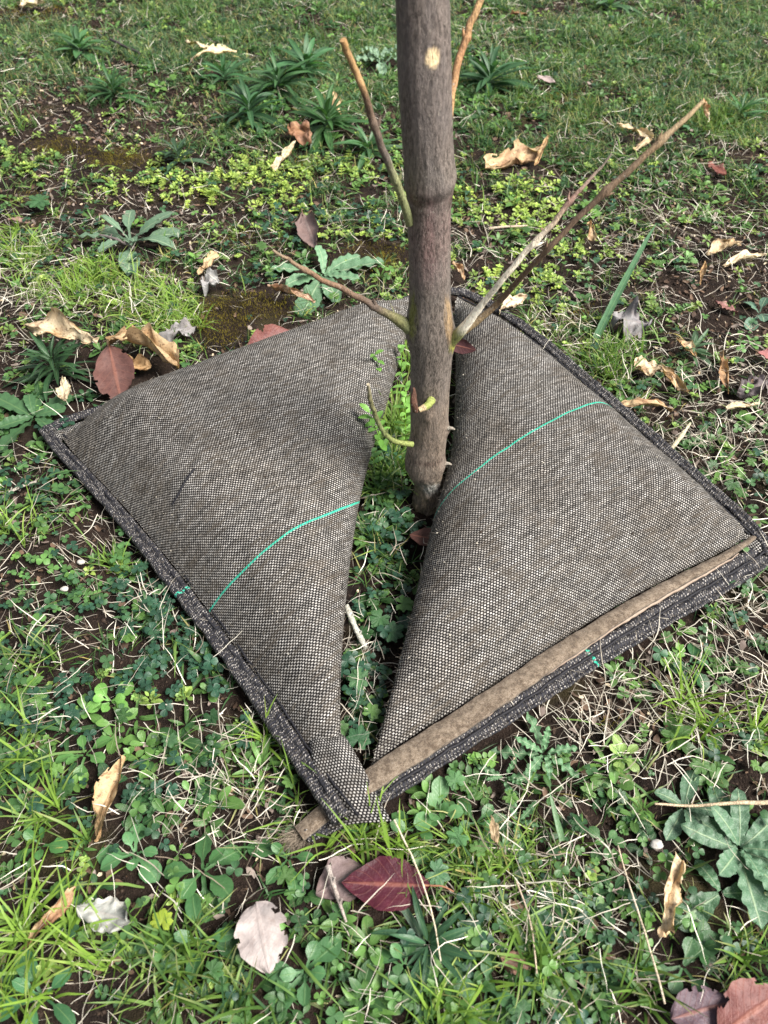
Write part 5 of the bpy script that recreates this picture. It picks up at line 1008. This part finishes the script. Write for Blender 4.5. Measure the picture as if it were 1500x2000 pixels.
a = Acc(); scat(a, tp, B, RNG.uniform(0, 6.28, N), RNG.normal(size=N) * .15, RNG.uniform(.7, 1.35, N), lerpc((.070, .15, .045), (.32, .42, .09), f) * (1 + RNG.normal(size=(N, 1)) * .15).clip(.5, 1.6))
tag(a.build("seedlings", M['leaf']), "tiny yellow-green seedlings dotted over the soil behind the bag", "seedlings", kind="stuff")
# mixed broad-leaved ground cover
WB = [(735, 1100, 50, 120, 1.2), (1400, 1250, 120, 120, .8), (1200, 1700, 160, 120, .7), (600, 1800, 400, 200, 1.5), (850, 1600, 180, 100, 1.3), (330, 1500, 220, 110, .9), (120, 1450, 150, 120, 1.0), (200, 1250, 220, 150, .7), (1000, 1650, 200, 130, .6), (1100, 1950, 250, 90, 1.0), (1420, 1550, 150, 150, .5), (720, 1350, 60, 160, 1.0), (60, 800, 80, 60, .6), (1200, 100, 350, 110, 1.2), (500, 130, 260, 120, 1.2), (900, 150, 200, 130, 1.2), (1300, 400, 250, 100, .5), (1400, 1000, 100, 100, .4)]
def d_weed(px, py, x, y): return mk(px, py) * np.clip((.16 + blob(px, py, WB)) * (1 - .8 * np.clip(blob(px, py, SOIL), 0, 1)) * (4.2 * np.clip(fbm(x * 10, y * 10, 55, 3) - .22, 0, 1) ** 1.2) * np.where(py < 330, .6, 1), 0, 2) / 2
tp = [rosette(G(400 + i), 5 + i % 3, .020 + .002 * (i % 4), .0095 + .001 * (i % 3), [prof_spat, prof_ovate, prof_obov][i % 3], 7, 1, (.15, .9), (.3, 1.0), (.1, .35), .02, 4, .2, h0=.003) for i in range(9)] + [spray(G(430 + i), 4 + i % 3, .035, .011, .5) for i in range(6)] + [palmate(G(450 + i), .011, .012 + .002 * i) for i in range(4)] + [rosette(G(460 + i), 8, .034, .006, prof_lance, 6, 1, (.3, 1.1), (.4, 1.1), (.2, .5), tintv=.15) for i in range(3)]
B, px, py = cands(4200, d_weed); N = len(B)
a = Acc(); scat(a, tp, B, RNG.uniform(0, 6.28, N), RNG.normal(size=N) * .15, RNG.uniform(.55, 1.15, N), lerpc((.022, .068, .024), (.12, .24, .055), np.clip(RNG.random(N) ** 1.3 + (fbm(B[:, 0] * 6, B[:, 1] * 6, 71, 2) - .45), 0, 1)))
tag(a.build("broad_leaved_weeds", M['leaf']), "mixed low broad-leaved weeds, thickest below the bag", "weeds", kind="stuff")
# crumbs of soil and bits of dead leaf
def d_lit(px, py, x, y): return mk(px, py) * np.clip((.35 + .8 * np.clip(blob(px, py, SOIL), 0, 1) + .35 * blob(px, py, SB)) * (.3 + 1.2 * fbm(x * 14, y * 14, 23, 3)), 0, 1.4) / 1.4
tl = Tpl
def chip(rs, r):
    t = Tpl(); V, F, lc = strip(r * 2, r * rs.uniform(.5, 1.4), lambda x: .4 + .6 * np.sin(np.pi * x), 3, rs.uniform(-.2, .4), rs.uniform(-.8, .8), rs.uniform(-.5, .5), 1); V = V + rs.normal(size=V.shape) * r * .12; t.add(V, F, lc); return t.fin()
B, px, py = cands(12000, d_lit); N = len(B); B[:, 2] += .001 + RNG.random(N) * .005; q = RNG.random(N)
cl = np.where((q < .6)[:, None], lerpc((.045, .028, .02), (.17, .11, .075), RNG.random(N)), np.where((q < .9)[:, None], lerpc((.12, .09, .08), (.30, .25, .22), RNG.random(N)), lerpc((.4, .3, .18), (.66, .56, .42), RNG.random(N))))
a = Acc(); scat(a, [chip(G(500 + i), .0035) for i in range(12)], B, RNG.uniform(0, 6.28, N), RNG.normal(size=N) * .5, RNG.uniform(.4, 1.7, N) * np.where(q > .9, .6, 1), cl)
tag(a.build("leaf_litter", M['straw']), "brown scraps of rotted leaf on the soil", "litter", kind="stuff")
def crumb(rs):
    t = Tpl(); th_, ph = np.meshgrid(np.linspace(0.05, math.pi * .75, 4), np.linspace(0, 2 * math.pi, 6, endpoint=False), indexing='ij'); k = 1 + rs.uniform(-.3, .3, th_.shape)
    V = np.stack([np.sin(th_) * np.cos(ph) * k, np.sin(th_) * np.sin(ph) * k, np.cos(th_) * k * .8], -1).reshape(-1, 3); t.add(V, gridF(4, 6, True), V * 0); return t.fin()
B, px, py = cands(14000, lambda a_, b_, c_, d_: np.clip(.35 + np.clip(blob(a_, b_, SOIL), 0, 1) * .6, 0, 1)); N = len(B)
a = Acc(); scat(a, [crumb(G(520 + i)) for i in range(6)], B, RNG.uniform(0, 6.28, N), RNG.normal(size=N) * .4, RNG.uniform(.0008, .0030, N), lerpc((.012, .008, .007), (.055, .036, .026), RNG.random(N) ** 1.5))
tag(a.build("soil_crumbs", M['soil_crumb'] if 'soil_crumb' in M else M['straw'], smooth=True), "small dark crumbs of soil", "soil crumbs", kind="stuff")
